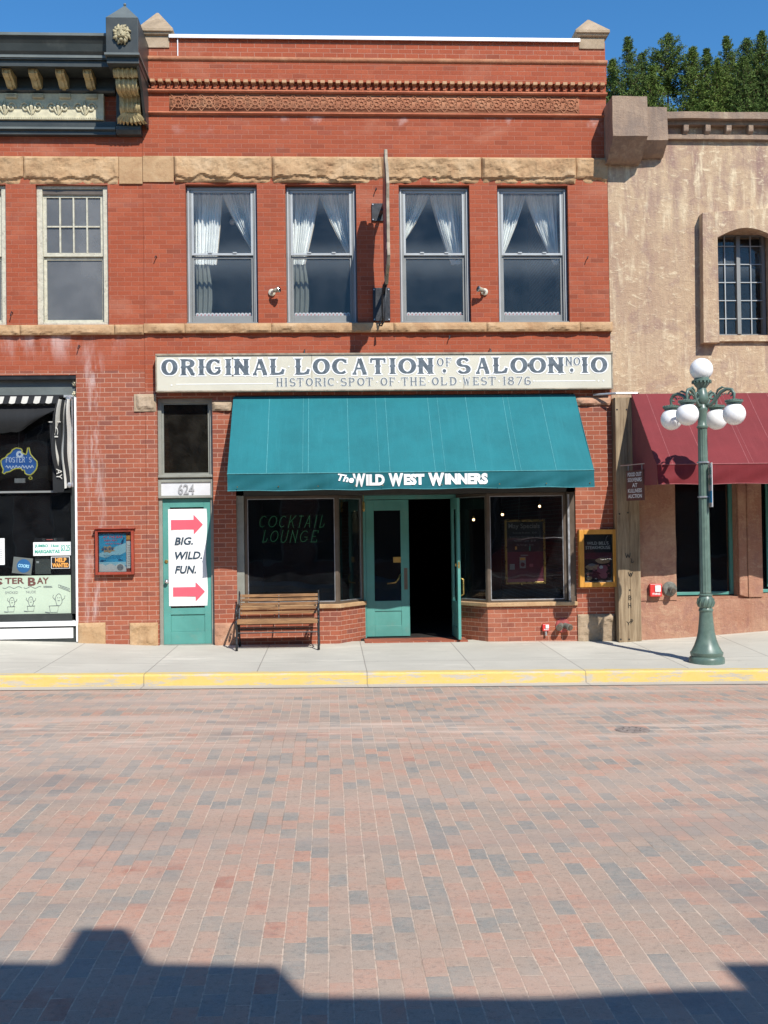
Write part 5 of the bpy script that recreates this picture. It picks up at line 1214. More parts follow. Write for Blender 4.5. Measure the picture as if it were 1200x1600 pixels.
for k_ in range(16):
    an = k_ * .3927; q.box(-.012, .012, -.012, .012, 3.81, 3.835, Matrix.Translation((lx + .12 * math.cos(an), ly + .12 * math.sin(an), lz)) @ Matrix.Rotation(an, 4, 'Z'))
q.build('finial_cup', M['lamp_green'], sl_, sharp=40)
MB().ball((lx, ly, lz + 4.0), .155, 36).build('globe', M['globe'], sl_, smooth=True)
for (ox, oy, tag_) in ((-.33, -.33, ''), (.33, -.33, ''), (.33, .33, ''), (-.33, .33, '')):
    L = math.hypot(ox, oy); ux, uy = ox / L, oy / L
    PP = lambda r_, h_: (lx + ux * r_, ly + uy * r_, lz + h_)
    q = MB(); q.tube([PP(.05, 3.50), PP(.12, 3.50), PP(.20, 3.58), PP(.27, 3.665), PP(.35, 3.70), PP(.42, 3.685), PP(.455, 3.63), PP(.45, 3.57), PP(.45, 3.53)], [.030, .026, .024, .024, .024, .022, .020, .018, .018], 10)
    q.tube([PP(.10, 3.64)] + [PP(.145 + .045 * math.cos(D2R(a_)), 3.625 + .045 * math.sin(D2R(a_))) for a_ in range(160, -160, -30)] , .012, 6)
    q.tube([PP(.40, 3.60) ] + [PP(.405 + .028 * math.cos(D2R(a_)), 3.63 + .028 * math.sin(D2R(a_))) for a_ in range(-90, 200, 30)], .010, 6)
    q.tube([PP(.19, 3.62), PP(.23, 3.70), PP(.29, 3.73), PP(.33, 3.72)], [.006, .016, .016, .004], 6)
    for k_ in range(7): q.ball(PP(.16 + .035 * k_, 3.545 + .09 * math.sin(k_ / 6 * 1.9)), .012, 8)
    q.build('arm', M['lamp_green'], sl_, smooth=True)
    c_ = Vector(PP(.45, 3.39))
    q = MB().lathe([(.018, .17), (.045, .165), (.085, .145), (.118, .14), (.118, .12), (.10, .115), (.10, .098), (.001, .098)][::-1], c_, 28)
    for k_ in range(18):
        an = k_ * .349; q.box(-.010, .010, -.010, .010, .138, .152, Matrix.Translation(c_ + Vector((.108 * math.cos(an), .108 * math.sin(an), 0))) @ Matrix.Rotation(an, 4, 'Z'))
    q.build('globe_cap', M['lamp_green'], sl_)
    MB().ball(c_ - Vector((0, 0, .035)), .15, 36).build('globe', M['globe'], sl_, smooth=True)
pg = thing('parking_sign', 'narrow parking sign strapped to the lamp post, seen almost edge on', 'sign', (lx + .06, ly, lz + 2.0))
rot = Matrix.Translation((lx + .085, ly - .03, lz)) @ Matrix.Rotation(D2R(-100), 4, 'Z')
q = MB(); q.m(0).box(-.14, .14, -.003, .003, 2.12, 2.72, rot); q.m(1).box(-.13, .13, -.006, -.003, 2.18, 2.34, rot)
fnr = lambda a, yy, b: tuple(rot @ Vector((a, yy, b)))
put_text(q, '2 HOUR', -.12, .12, 2.56, 2.66, -.006, 0, .02, 2, fnr); put_text(q, 'PARKING', -.12, .12, 2.42, 2.52, -.006, 0, .02, 2, fnr)
q.build('sign_plate', [M['white'], M['blue_print'], M['green_print']], pg)
q = MB()
for h_ in (2.25, 2.72): q.lathe([(.082, 0), (.082, .02), (.078, .021)], (lx, ly, lz + h_), 24)
q.build('strap', M['steel'], pg)

# ================================================================== BENCH
bn_ = thing('park_bench', 'wooden slatted bench with black iron ends under the left shop window', 'bench', (-.8, -.5, 0))
bxa, bxb, by0 = -1.40, -.19, -.30
zg = zs(-.8, -.5)
for i, (h_, yb) in enumerate(((.50, .14), (.565, .165), (.63, .185), (.695, .205), (.755, .225))):
    bx('back_slat', M['slat'], bn_, bxa + .01, bxb - .01, by0 + yb - .1, by0 + yb - .075, zg + h_, zg + h_ + .046, bevel=.004)
for i in range(6):
    y_ = by0 - .42 + .072 * i; h_ = .445 - .006 * i - (.012 if i == 0 else 0)
    bx('seat_slat', M['slat'], bn_, bxa + .01, bxb - .01, y_, y_ + .058, zg + h_, zg + h_ + .024, bevel=.004)
bx('seat_slat', M['slat'], bn_, bxa + .01, bxb - .01, by0 - .45, by0 - .427, zg + .395, zg + .455, bevel=.004)
for xx in (bxa, bxb):
    E_ = MB(); Pp = lambda y_, h_: (xx, by0 + y_, zg + h_)
    E_.tube([Pp(-.44, .0), Pp(-.42, .12), Pp(-.38, .26), Pp(-.42, .40), Pp(-.44, .44)], [.02, .016, .016, .018, .02], 8)
    E_.tube([Pp(.10, .0), Pp(.06, .14), Pp(-.0, .28), Pp(.0, .40), Pp(.05, .52), Pp(.12, .70), Pp(.15, .82), Pp(.13, .85)], [.02, .016, .016, .018, .018, .016, .014, .01], 8)
    E_.tube([Pp(-.44, .44), Pp(-.2, .425), Pp(.02, .41)], .016, 8)
    E_.tube([Pp(-.38, .26), Pp(-.2, .20), Pp(-.0, .28)], .012, 8)
    E_.tube([Pp(.09, .62), Pp(-.1, .66), Pp(-.3, .655), Pp(-.40, .62), Pp(-.43, .56), Pp(-.40, .51), Pp(-.35, .53), Pp(-.36, .57)], [.014, .016, .018, .018, .016, .014, .012, .010], 8)
    E_.tube([Pp(-.40, .51), Pp(-.42, .46)], .014, 8)
    for (cy_, ch_) in ((-.2, .32), (-.12, .53)):
        E_.tube([Pp(cy_ + .055 * math.cos(a_ * .42) * (1 - a_ / 26), ch_ + .055 * math.sin(a_ * .42) * (1 - a_ / 26)) for a_ in range(20)], .009, 6)
    E_.tube([Pp(-.25, .43), Pp(-.15, .36), Pp(-.05, .42)], .009, 6)
    E_.build('iron_end', M['iron'], bn_, smooth=True)
q = MB(); q.tube([(bxa, by0 - .38, zg + .26), (bxb, by0 - .38, zg + .26)], .010, 6); q.tube([(bxa, by0 - .0, zg + .28), (bxb, by0 - .0, zg + .28)], .010, 6); q.build('stretcher', M['iron'], bn_)
q = MB(); q.box(-.81, -.785, by0 - .42, by0 + .02, zg + .395, zg + .41); q.tube([(-.797, by0 + .02, zg + .40), (-.797, by0 + .10, zg + .6), (-.797, by0 + .16, zg + .80)], .010, 6); q.build('middle_strap', M['iron'], bn_)
q = MB()
for h_, yb in ((.50, .14), (.565, .165), (.63, .185), (.695, .205), (.755, .225)):
    for xx in (bxa + .035, -.797, bxb - .035): q.lathe([(.001, 0), (.008, 0), (.006, .005)], (xx, by0 + yb - .1, zg + h_ + .023), 8, 'y')
q.build('bolts', M['steel'], bn_)
# ================================================================== LEFT BRICK BUILDING
lb = thing('brick_shop_building', 'red brick building at the left edge with dark metal cornice and peeling cream windows', 'building', (-6.5, 0, .1))
LX0 = -12.0
lw = [(-4.475, -3.375), (-6.03, -4.93), (-7.6, -6.5), (-9.2, -8.1)]
lh = [(-11.5, -3.885, -.3, 4.235)] + [(a, b_, 5.015, 7.19) for a, b_ in lw]
MB().wall(LX0, XL - .004, 4.3, 9.1, .004, .34, lh).build('upper_wall', M['brick_up'], lb)
MB().wall(LX0, XL - .004, -.3, 4.3, .004, .34, lh).build('lower_wall', M['brick_low'], lb)
q = MB(); q.box(LX0, LX0 + .3, .34, 14, -.3, 9.0); q.box(XL - .31, XL - .005, .35, 14, -.3, 8.9); q.box(LX0, XL - .01, 14, 14.3, -.3, 9.0); q.build('body_walls', M['brick_old'], lb)
bx('roof', M['roof'], lb, LX0 + .3, XL - .31, .34, 14, 8.9, 9.0)
q = MB(); q.box(LX0 + .3, XL - .31, .34, 14, 4.5, 4.7); q.box(LX0 + .3, XL - .31, .34, 14, -.2, .12); q.box(LX0 + .3, XL - .31, 6, 6.1, .12, 4.5); q.build('inner_floors', M['dark_room'], lb)
q = MB(); q.box(LX0 + .3, XL - .31, 3, 3.1, 4.7, 8.8); q.build('inner_rooms', M['mid_room'], lb)
course(lb, [LX0, -9.5, -8, -6.4, X(37, 265), X(186, 265), XL], 7.20, 7.62, .07, 'lintel_stone', .05, seed=73, smooth_ix=(5,), st=.021)
course(lb, [LX0, -9.1, -7.5, -6.1, X(33, 520), X(180, 520), XL], 4.85, 5.0, .05, 'sill_stone', .02, y=-.06, seed=83, st=.025)
for a, b_, c_, d_, sd in ((-3.885, -3.47, -.1, .41, 91),): MB().rock(a, b_, c_, d_, -.015, .04, .03, sd, .03).build('corner_stone', M['sandstone'], lb)
MB().rock(-3.00, -2.835, 3.66, 3.93, -.013, .02, .03, 51, .03).build('corner_stone', M['sandstone_grey'], lb)
def old_window(x0, x1):
    w_ = MB().frame(x0, x1, 5.015, 7.19, .085, .06, .2, .05, .05).build('window', M['peeling'], lb, bevel=.006)
    bx('shade_roll', M['bronze'], w_, x0 + .085, x1 - .085, .08, .2, 7.06, 7.14)
    a, b_, zm = x0 + .085, x1 - .085, 6.10
    q = MB().frame(a, b_, zm, 7.06, .05, .11, .15, .055, .04)
    for i in (1, 2, 3): xx = a + .05 + (b_ - a - .1) * i / 4; q.box(xx - .011, xx + .011, .105, .15, zm + .055, 7.02)
    zz = zm + .055 + .40; 
    for i in range(4): xx = a + .05 + (b_ - a - .1) * i / 4; x2 = a + .05 + (b_ - a - .1) * (i + 1) / 4; q.box(xx + .011, x2 - .011, .108, .15, zz, zz + .022)
    q.build('upper_sash', M['peeling'], w_)
    MB().box(a + .05, b_ - .05, .132, .138, zm + .055, 7.02).build('upper_pane', M['glass_dusty'], w_)
    MB().frame(a, b_, 5.065, zm - .004, .04, .15, .19, .05, .045).build('lower_sash', M['peeling'], w_)
    MB().box(a + .04, b_ - .04, .168, .174, 5.115, zm - .05).build('lower_pane', M['glass_dusty'], w_)
    return w_
for a, b_ in lw: old_window(a, b_)
# metal cornice
co = MB()
cp = [(0, 7.93), (-.10, 7.93), (-.10, 7.98), (-.13, 7.99), (-.13, 8.05), (-.09, 8.07), (-.09, 8.14), (0, 8.14)]
co.profx(cp, LX0, -3.22)
co.profx([(0, 8.565), (-.13, 8.565), (-.16, 8.59), (-.16, 8.62), (-.12, 8.64), (-.12, 8.80), (-.51, 8.80), (-.53, 8.78), (-.56, 8.78), (-.56, 8.87), (-.60, 8.87), (-.60, 8.94), (-.63, 8.98), (-.66, 9.08), (-.71, 9.17), (-.71, 9.215), (-.2, 9.27), (0, 9.27)], LX0, -3.22)
co.build('cornice_moulding', M['cornice'], lb)
bx('cornice_edge', M['cornice_mid'], lb, LX0, -3.22, -.73, -.711, 9.17, 9.21)
bx('cornice_fillet', M['cornice_mid'], lb, LX0, -3.22, -.615, -.601, 8.89, 8.925)
bx('cornice_fillet', M['cornice_mid'], lb, LX0, -3.22, -.145, -.131, 8.0, 8.03)
fz = MB(); fz.box(LX0, -3.40, -.11, -.001, 8.15, 8.56)
fz.box(LX0, -3.40, -.125, -.11, 8.155, 8.20)
x = -3.46; i = 0
while x > -8:
    fz.box(x - .20, x - .03, -.150, -.110, 8.475, 8.545)
    for k_ in range(3): fz.box(x - .195, x - .035, -.165, -.150, 8.482 + .02 * k_, 8.493 + .02 * k_)
    cx, cz = x - .22, 8.34
    for sgn_ in (-1, 1):
        fz.tube([(cx + sgn_ * (.10 + .07 * (1 - t_ / 16) * math.cos(t_ * .62)), -.122, cz + .085 * (1 - t_ / 16) * math.sin(t_ * .62)) for t_ in range(15)], .016, 6)
        fz.tube([(cx + sgn_ * .02, -.12, cz - .1), (cx + sgn_ * .06, -.13, cz - .02), (cx + sgn_ * .02, -.12, cz + .1)], [.008, .02, .006], 6)
    fz.tube([(cx, -.11, 8.22), (cx, -.14, 8.34), (cx, -.11, 8.46)], [.008, .028, .006], 6)
    for k_ in range(12): fz.ball((x - .03 - .034 * k_, -.130, 8.178), .009, 6)
    x -= .405
fz.build('ornamental_frieze', M['cream_relief'], lb, smooth=False)
x = X(140, 105, -.4); n = 0
for px in (137, 94, 52, 11, -31, -73, -115, -160):
    xc = X(px, 105, -.4) 
    q = MB(); pf = [(-.12, 8.60), (-.22, 8.62), (-.30, 8.68), (-.38, 8.70), (-.44, 8.73), (-.44, 8.798), (-.12, 8.798)]
    q.profx(pf, xc - .065, xc + .065); q.profx([(-.13, 8.585), (-.24, 8.60), (-.31, 8.665), (-.39, 8.685), (-.455, 8.72), (-.455, 8.79), (-.43, 8.79), (-.43, 8.735), (-.3, 8.69), (-.22, 8.63), (-.13, 8.62)], xc - .025, xc + .025)
    for k_ in range(4): q.box(xc - .06 + .032 * k_, xc - .036 + .032 * k_, -.452, -.44, 8.745, 8.79)
    q.build('bracket', M['gold'], lb)
# end block with lion head and console
eb0, eb1 = -3.19, -2.72
q = MB(); q.box(eb0, eb1, -.90, .30, 8.82, 9.36); q.box(eb0 - .0, eb1 + .0, -.86, .0, 8.70, 8.82)
q.profx([(0, 7.93), (-.12, 7.93), (-.16, 7.99), (-.16, 8.05), (-.10, 8.08), (-.10, 8.70), (0, 8.70)], eb0 - .02, XL)
q.prism([(.0, 8.05), (-.25, 8.1), (-.5, 8.45), (-.8, 8.70), (0, 8.70)], eb1 - .05, eb1 - .01, lambda a, t_, b_: (t_, a, b_))
q.build('end_block', M['cornice'], lb, bevel=.006)
cxm, cym = (eb0 + eb1) / 2, -.66
q = MB(); q.add([(eb0 - .0, -.90, 9.36), (eb1, -.90, 9.36), (eb1, -.42, 9.36), (eb0, -.42, 9.36), (cxm, cym, 9.66)], [(0, 1, 4), (1, 2, 4), (2, 3, 4), (3, 0, 4), (3, 2, 1, 0)]); q.ball((cxm, cym, 9.67), .025, 8)
q.build('pyramid_cap', M['cornice_mid'], lb)
q = MB(); q.box(eb0 - .02, eb1 + .02, -.93, -.0, 8.80, 8.83); q.build('block_moulding', M['cornice_mid'], lb)
# console
q = MB()
def scr(y_, z_, r_, a0, a1, n_=14): return [(y_ - r_ * math.cos(D2R(a0 + (a1 - a0) * i / n_)), z_ + r_ * math.sin(D2R(a0 + (a1 - a0) * i / n_))) for i in range(n_ + 1)]
pf = [(-.12, 8.16), (-.2, 8.12)] + scr(-.28, 8.28, .08, -60, 40, 6) + [(-.36, 8.42)] + scr(-.52, 8.52, .11, -70, 60, 8) + scr(-.62, 8.66, .09, -60, 90, 8) + [(-.12, 8.75)]
q.profx(pf, cxm - .155, cxm + .155)
for o_ in (-.10, -.035, .035, .10): q.tube([(cxm + o_, y_ - .004, z_) for y_, z_ in pf[2:-4]], .02, 6)
q.tube([(cxm - .18, -.63, 8.665), (cxm + .18, -.63, 8.665)], .075, 14); q.tube([(cxm - .17, -.50, 8.50), (cxm + .17, -.50, 8.50)], .03, 10)
for i in range(9):
    a_ = -1.2 + .3 * i; q.tube([(cxm, -.2, 8.30), (cxm + .10 * math.sin(a_), -.28, 8.20 - .03 * math.cos(a_)), (cxm + .20 * math.sin(a_), -.24, 8.13 - .05 * math.cos(a_ * 1.2)), (cxm + .23 * math.sin(a_), -.17, 8.09 - .03 * math.cos(a_))], [.03, .035, .03, .012], 6)
q.build('console', M['gold'], lb, sharp=45)
# lion head: muzzle, brow, eyes, mane
cz = 9.10; Y0 = -.905
q = MB()
def ell(x_, y_, z_, rx, ry, rz, n_=14):
    q.grid(lambda u, v: (x_ + rx * math.cos(u * 6.2832) * math.sin(v * 3.1416), y_ + ry * math.sin(u * 6.2832) * math.sin(v * 3.1416), z_ + rz * math.cos(v * 3.1416)), n_, n_ // 2)
for k_ in range(16):
    a_ = k_ * .3927; wv = .018 * (k_ % 2)
    q.tube([(cxm + .05 * math.cos(a_), Y0 - .02, cz + .055 * math.sin(a_)), (cxm + (.09 + wv) * math.cos(a_ + .1), Y0 - .035, cz + (.10 + wv) * math.sin(a_ + .1)), (cxm + (.122 + wv) * math.cos(a_ - .08), Y0 - .012, cz + (.14 + wv) * math.sin(a_ - .08))], [.03, .028, .010], 7)
ell(cxm, Y0 - .03, cz, .078, .055, .095); ell(cxm, Y0 - .075, cz - .015, .022, .03, .055)
for s_ in (-1, 1):
    ell(cxm + s_ * .026, Y0 - .078, cz - .045, .030, .026, .024); ell(cxm + s_ * .036, Y0 - .066, cz + .045, .026, .022, .014); ell(cxm + s_ * .034, Y0 - .074, cz + .022, .010, .008, .008, 10)
    ell(cxm + s_ * .085, Y0 - .03, cz + .085, .022, .02, .026)
ell(cxm, Y0 - .10, cz - .028, .016, .012, .012, 10); ell(cxm, Y0 - .07, cz - .10, .028, .025, .024)
q.box(cxm - .028, cxm + .028, Y0 - .075, Y0 - .05, cz - .082, cz - .068)
q.build('lion_head', M['old_gold'], lb, smooth=True)

# ---- left shop front
RX = -3.885
q = MB(); q.box(-11.5, RX, .12, .30, 3.92, 4.17); q.build('fascia', M['cornice_mid'], lb, label='plain grey fascia over the shop window')
q = MB(); q.box(-11.5, RX, .02, .30, 4.17, 4.235); q.build('fascia_soffit', M['black'], lb)
bx('fascia_strip', M['win_light'], lb, -11.5, RX, .08, .119, 3.90, 3.935)
for zz in (4.12, 3.95):
    q = MB(); p = (RX - .04, .10, zz)
    for k_ in range(6): q.ball((p[0] + .03 * math.cos(k_ * 1.047), p[1] - .01, p[2] + .03 * math.sin(k_ * 1.047)), .02, 8)
    q.ball((p[0], p[1] - .03, p[2]), .018, 8); q.build('rosette', M['cream_relief'], lb, smooth=True)
q = MB(); q.box(RX - .035, RX, .01, .30, .12, 3.89); q.build('side_trim', M['white'], lb)
q = MB(); q.box(RX - .11, RX - .037, .06, .28, .55, 3.89); q.box(-11.5, RX - .11, .06, .28, .44, .555); q.box(-11.5, RX - .11, .10, .16, 2.425, 2.455)
q.build('shop_frame', M['cornice'], lb)
bx('transom_bar', M['win_frame'], lb, -11.5, -4.20, .085, .099, 2.425, 2.455)
bx('sill_board', M['white'], lb, -11.5, RX - .035, .02, .28, .365, .44)
q = MB(); q.box(-11.5, RX - .035, .06, .26, .0, .365); q.build('bulkhead', M['cornice'], lb)
bx('bulkhead_panel', M['white'], lb, -11.4, RX - .09, .045, .059, .175, .335)
MB().box(-11.5, RX - .112, .128, .134, .555, 2.425).build('lower_pane', M['glass'], lb)
MB().box(-11.5, RX - .112, .128, .134, 2.456, 3.90).build('upper_pane', M['glass'], lb)

# folded striped awning of the left shop
sa = thing('striped_awning', 'rolled up black and white striped awning of the left shop, its black lining sagging', 'awning', (-5.5, -.1, 2.4))
q = MB(); x = -4.115; i = 0
while x > -9:
    q.m(i % 2).grid(lambda u, v: (x - .092 * (1 - u) - .02 * v, -.10 - .03 * v + .06 * 0, 3.895 - .105 * v - (.012 * math.sin(u * 3.14) if v > .9 else 0)), 4, 3); x -= .092; i += 1
q.m(0).tube([(-9, -.07, 3.90), (-4.06, -.07, 3.90)], .022, 8)
q.build('striped_valance', [M['black_canvas'], M['white_canvas']], sa)
MB().grid(lambda u, v: (-9 + 4.93 * u - .42 * v ** 2 * (u ** 8), -.02 - .10 * math.sin(v * 3.0) , 3.76 - (.40 - .16 * max(0, (u - .86) / .14) ** 2 * 1.6) * v - .022 * abs(math.sin(u * 40)) * v), 160, 8).build('black_lining', M['black_canvas'], sa, smooth=True)
q = MB()
def side(u, v):
    z = 3.84 - 1.32 * v; wd = .34 * (1 - .35 * v) * (0.55 + .45 * math.sin(v * 2.6)); return (RX - .06 - wd * (1 - u), -.12 - .07 * math.sin(u * 9 + v * 3) - .03 * math.sin(v * 12), z - .10 * (1 - u) * (v > .95))
for i in range(6):
    q.m(i % 2).grid(lambda u, v: side(i / 6 + u / 6, v), 3, 30)
q.build('side_curtain', [M['black_canvas'], M['white_canvas']], sa, smooth=True)
q = MB(); q.grid(lambda u, v: (RX - .38 + .16 * u + .05 * v, -.10 - .02 * math.sin(v * 8), 3.50 - 1.08 * v), 4, 14); q.build('lettered_flap', M['black_canvas'], sa, smooth=True)
q = MB(); fl_ = lambda bx_, bz_: (lambda a, yy, b: (bx_ + b, -.135, bz_ - a))
put_text(q, 'AY', 0, .16, 0, .085, 0, 0, .01, 0, fl_(-4.16, 2.78)); put_text(q, 'CI', 0, .16, 0, .06, 0, 0, .01, 0, fl_(-4.19, 3.42)); q.box(-4.27, -4.09, -.136, -.13, 3.49, 3.503)
q.build('flap_lettering', M['white_canvas'], sa)
q = MB(); q.tube([(RX - .05, -.06, 3.86), (RX - .05, -.06, 2.5)], .012, 6); q.tube([(RX - .13, -.08, 3.84), (RX - .13, -.08, 3.5)], .012, 6)
for zz in (3.86, 2.53): q.ball((RX - .09, -.10, zz), .045, 10)
q.build('awning_arm', M['steel'], sa)

M['blue_lit'] = emis('lit_blue_panel', (0.03, 0.14, 0.55), 0.35, (0.02, 0.1, 0.3))
# neon beer sign, stickers and banner in the left window
fs_ = thing('beer_sign', 'blue country shaped neon beer sign lettered FOSTER\'S in the left shop window', 'neon sign', (-4.85, .2, 2.6))
AUS = [(8, 802), (22, 785), (45, 775), (62, 752), (85, 738), (100, 715), (118, 705), (130, 700), (165, 706), (175, 720), (172, 735), (192, 748), (205, 752), (212, 735), (218, 700), (228, 698), (240, 748), (262, 775), (290, 805), (293, 835), (284, 868), (262, 895), (240, 912), (215, 908), (198, 898), (192, 872), (178, 876), (165, 860), (130, 860), (105, 868), (80, 884), (50, 890), (35, 902), (22, 894), (28, 868), (14, 835)]
ap_ = [at(a / 5, 560 + b_ / 5, .20) for a, b_ in AUS]
q = MB(); q.prism([(p.x, p.z) for p in ap_], .20, .225); q.build('blue_panel', [M['blue_lit']], fs_)
q = MB(); q.tube([(p.x, .185, p.z) for p in ap_ + ap_[:1]], .010, 6); pt = at(48, 560 + 187, .2)
q.tube([(pt.x + .025 * math.cos(a_), .185, pt.z + .02 * math.sin(a_)) for a_ in [i * .5 for i in range(14)]], .006, 5)
q.build('yellow_outline', M['neon_yellow'], fs_)
q = MB(); a0, a1 = at(8.5, 560 + 163, .18), at(50, 560 + 155, .18)
LT = "FOSTER'S"; wd = (a1.x - a0.x) / 8
for i, ch in enumerate(LT):
    if ch == "'": q.tube([(a0.x + wd * (i + .4), .185, a0.z + .09), (a0.x + wd * (i + .3), .185, a0.z + .07)], .004, 5); continue
    x0_ = a0.x + wd * i; tube_letter(q, ch, lambda a, b_: (x0_ + wd * .85 * a, .185, a0.z + .008 * i * 0 + .09 * b_), .005)
a0 = at(9, 560 + 172, .18)
q.tube([(a0.x + .42 * i / 60, .185, a0.z + .02 + .022 * math.sin(i * .9) + .006 * math.sin(i * .37)) for i in range(61)], .006, 5)
pt = at(30.5, 560 + 150, .18)
for k_ in range(3): q.tube([(pt.x + (.05 - .012 * k_) * math.cos(a_ * .35), .185, pt.z + (.05 - .012 * k_) * math.sin(a_ * .35)) for a_ in range(19)], .006, 5)
q.build('white_lettering', M['neon_white'], fs_)
pt = at(31, 751, .2); bx('transformer', M['grey_print'], fs_, pt.x - .08, pt.x + .08, .19, .23, pt.z - .035, pt.z + .035); q = MB(); q.tube([(pt.x, .22, 3.8), (pt.x - .02, .22, 3.1)], .003, 4); q.build('cord', M['win_frame'], fs_)

def card(name, label, px0, py0, px1, py1, mats, draw, Y_=.118, cat='sign', tilt=0):
    a, b_ = at(px0, py1, Y_), at(px1, py0, Y_); x0_, x1_, z0__, z1__ = a.x, b_.x, a.z, b_.z
    q = MB(); q.m(0).box(x0_, x1_, Y_, Y_ + .006, z0__, z1__); draw(q, x0_, x1_, z0__, z1__, Y_)
    if tilt:
        c_ = Vector(((x0_ + x1_) / 2, Y_, (z0__ + z1__) / 2)); R4 = Matrix.Translation(c_) @ Matrix.Rotation(tilt, 4, 'Y') @ Matrix.Translation(-c_); q.v = [tuple(R4 @ Vector(p)) for p in q.v]
    return q.build(name, mats, None, label=label, cat=cat)
def d_marg(q, a, b_, c_, d_, y_):
    w_ = b_ - a; h_ = d_ - c_
    put_text(q, 'JUMBO  16oz', a + .04 * w_, a + .68 * w_, c_ + .56 * h_, c_ + .84 * h_, y_ - .002, 0, .04, 1); put_text(q, 'MARGARITAS', a + .04 * w_, a + .70 * w_, c_ + .17 * h_, c_ + .44 * h_, y_ - .002, 0, .04, 1)
    put_text(q, '$3.25', a + .73 * w_, a + .97 * w_, c_ + .25 * h_, c_ + .78 * h_, y_ - .002, 0, .02, 1)
card('price_sign', 'white JUMBO 16oz MARGARITAS price sign in the left shop window', 52, 846.5, 111, 868.5, [M['white'], M['green_print']], d_marg)
def d_help(q, a, b_, c_, d_, y_):
    w_ = b_ - a; h_ = d_ - c_
    q.m(1).box(a + .03 * w_, b_ - .03 * w_, y_ - .002, y_, c_ + .04 * h_, d_ - .05 * h_)
    put_text(q, 'HELP', a + .22 * w_, b_ - .18 * w_, c_ + .52 * h_, c_ + .9 * h_, y_ - .004, 0, .04, 2); put_text(q, 'WANTED', a + .06 * w_, b_ - .06 * w_, c_ + .1 * h_, c_ + .46 * h_, y_ - .004, 0, .04, 2)
card('help_sign', 'black HELP WANTED sign with orange letters under the margarita price sign', 80, 869.5, 109, 888.5, [M['white'], M['black_print'], M['orange_print']], d_help)
def d_beer(q, a, b_, c_, d_, y_):
    w_ = b_ - a; h_ = d_ - c_; q.m(1).lathe([(.001, 0), (.105, 0), (.105, .002)], ((a + b_) / 2 + .02, y_ - .001, (c_ + d_) / 2), 24, 'y')
    put_text(q, 'COORS', a + .28 * w_, b_ - .14 * w_, c_ + .40 * h_, c_ + .60 * h_, y_ - .005, .1, .02, 2)
card('beer_card', 'tilted dark grey card with a blue oval beer emblem in the left shop window', 20, 871, 50, 897, [M['cornice_mid'], M['deep_blue_print'], M['pale_blue_print']], d_beer, tilt=.12)
def d_sheet(q, a, b_, c_, d_, y_):
    for i in range(10): q.m(1).box(a + .1 * (b_ - a), b_ - .1 * (b_ - a), y_ - .002, y_, c_ + (d_ - c_) * (.1 + .08 * i), c_ + (d_ - c_) * (.1 + .08 * i) + .008)
card('notice_sheet', 'white paper notice cut by the left picture edge in the shop window', -26, 841, 7, 883, [M['white'], M['grey_print']], d_sheet)
card('cash_register', 'dim grey box standing behind the beer card and the help wanted sign', 55, 869.5, 79.5, 897, [M['cornice_mid'], M['white']], lambda q, a, b_, c_, d_, y_: (q.box(a, b_, y_ + .006, y_ + .2, c_, d_), q.m(1).box(a + .02, a + .06, y_ - .003, y_, d_ - .10, d_ - .07)), .17, 'box')
card('small_neon', 'dark open sign strip with small red and white letters above the margarita sign', 54, 840, 99, 846, [M['black_print'], M['grey_print'], M['neon_red']], lambda q, a, b_, c_, d_, y_: (put_text(q, 'G', a + .12, a + .16, c_ + .01, d_ - .01, y_ - .002, 0, 0, 1), put_text(q, 'E', a + .30, a + .34, c_ + .01, d_ - .01, y_ - .002, 0, 0, 1), q.m(2).box(a + .18, a + .28, y_ - .002, y_, c_ + .02, c_ + .03)), .15)
# banner
a, b_ = at(0, 960, .115), at(110.5, 898.5, .115); bz0, bz1 = a.z, b_.z; bxr = b_.x
q = MB(); y_ = .115; q.m(0).box(-7.4, bxr, y_, y_ + .006, bz0, bz1)
A5 = lambda px: X(px / 5, 910, y_)
put_text(q, 'OY', A5(-190), A5(-75), Z(40, 780 + 668 / 5, y_), Z(40, 780 + 614 / 5, y_), y_ - .002, 0, .03, 1)
put_text(q, 'S', A5(-65), A5(22), Z(40, 780 + 668 / 5, y_), Z(40, 780 + 614 / 5, y_), y_ - .002, 0, .03, 1)
put_text(q, 'TER', A5(38), A5(190), Z(40, 780 + 660 / 5, y_), Z(40, 780 + 612 / 5, y_), y_ - .002, 0, .03, 1)
put_text(q, 'B', A5(218), A5(280), Z(40, 780 + 678 / 5, y_), Z(40, 780 + 612 / 5, y_), y_ - .002, 0, .04, 1)
put_text(q, 'AY', A5(288), A5(382), Z(40, 780 + 664 / 5, y_), Z(40, 780 + 614 / 5, y_), y_ - .002, 0, .03, 1)
zt = lambda v: Z(40, 780 + v / 5, y_)
put_text(q, 'SMOKED', A5(40), A5(140), zt(738), zt(718), y_ - .002, 0, 0, 2); put_text(q, 'NUDE', A5(205), A5(280), zt(736), zt(716), y_ - .002, 0, 0, 2); put_text(q, 'BAKED', A5(-130), A5(-50), zt(738), zt(718), y_ - .002, 0, 0, 2)
q.m(2)
LN = lambda pts, r_=.004: q.tube([(A5(a_), y_ - .003, zt(b2)) for a_, b2 in pts], r_, 4)
LN([(20 + 8 * i, 688 + 7 * math.sin(i * .7)) for i in range(20)]); LN([(185 + 8 * i, 690 + 7 * math.sin(i * .7)) for i in range(18)]); LN([(340, 690), (410, 692)]); LN([(340, 682), (405, 684)])
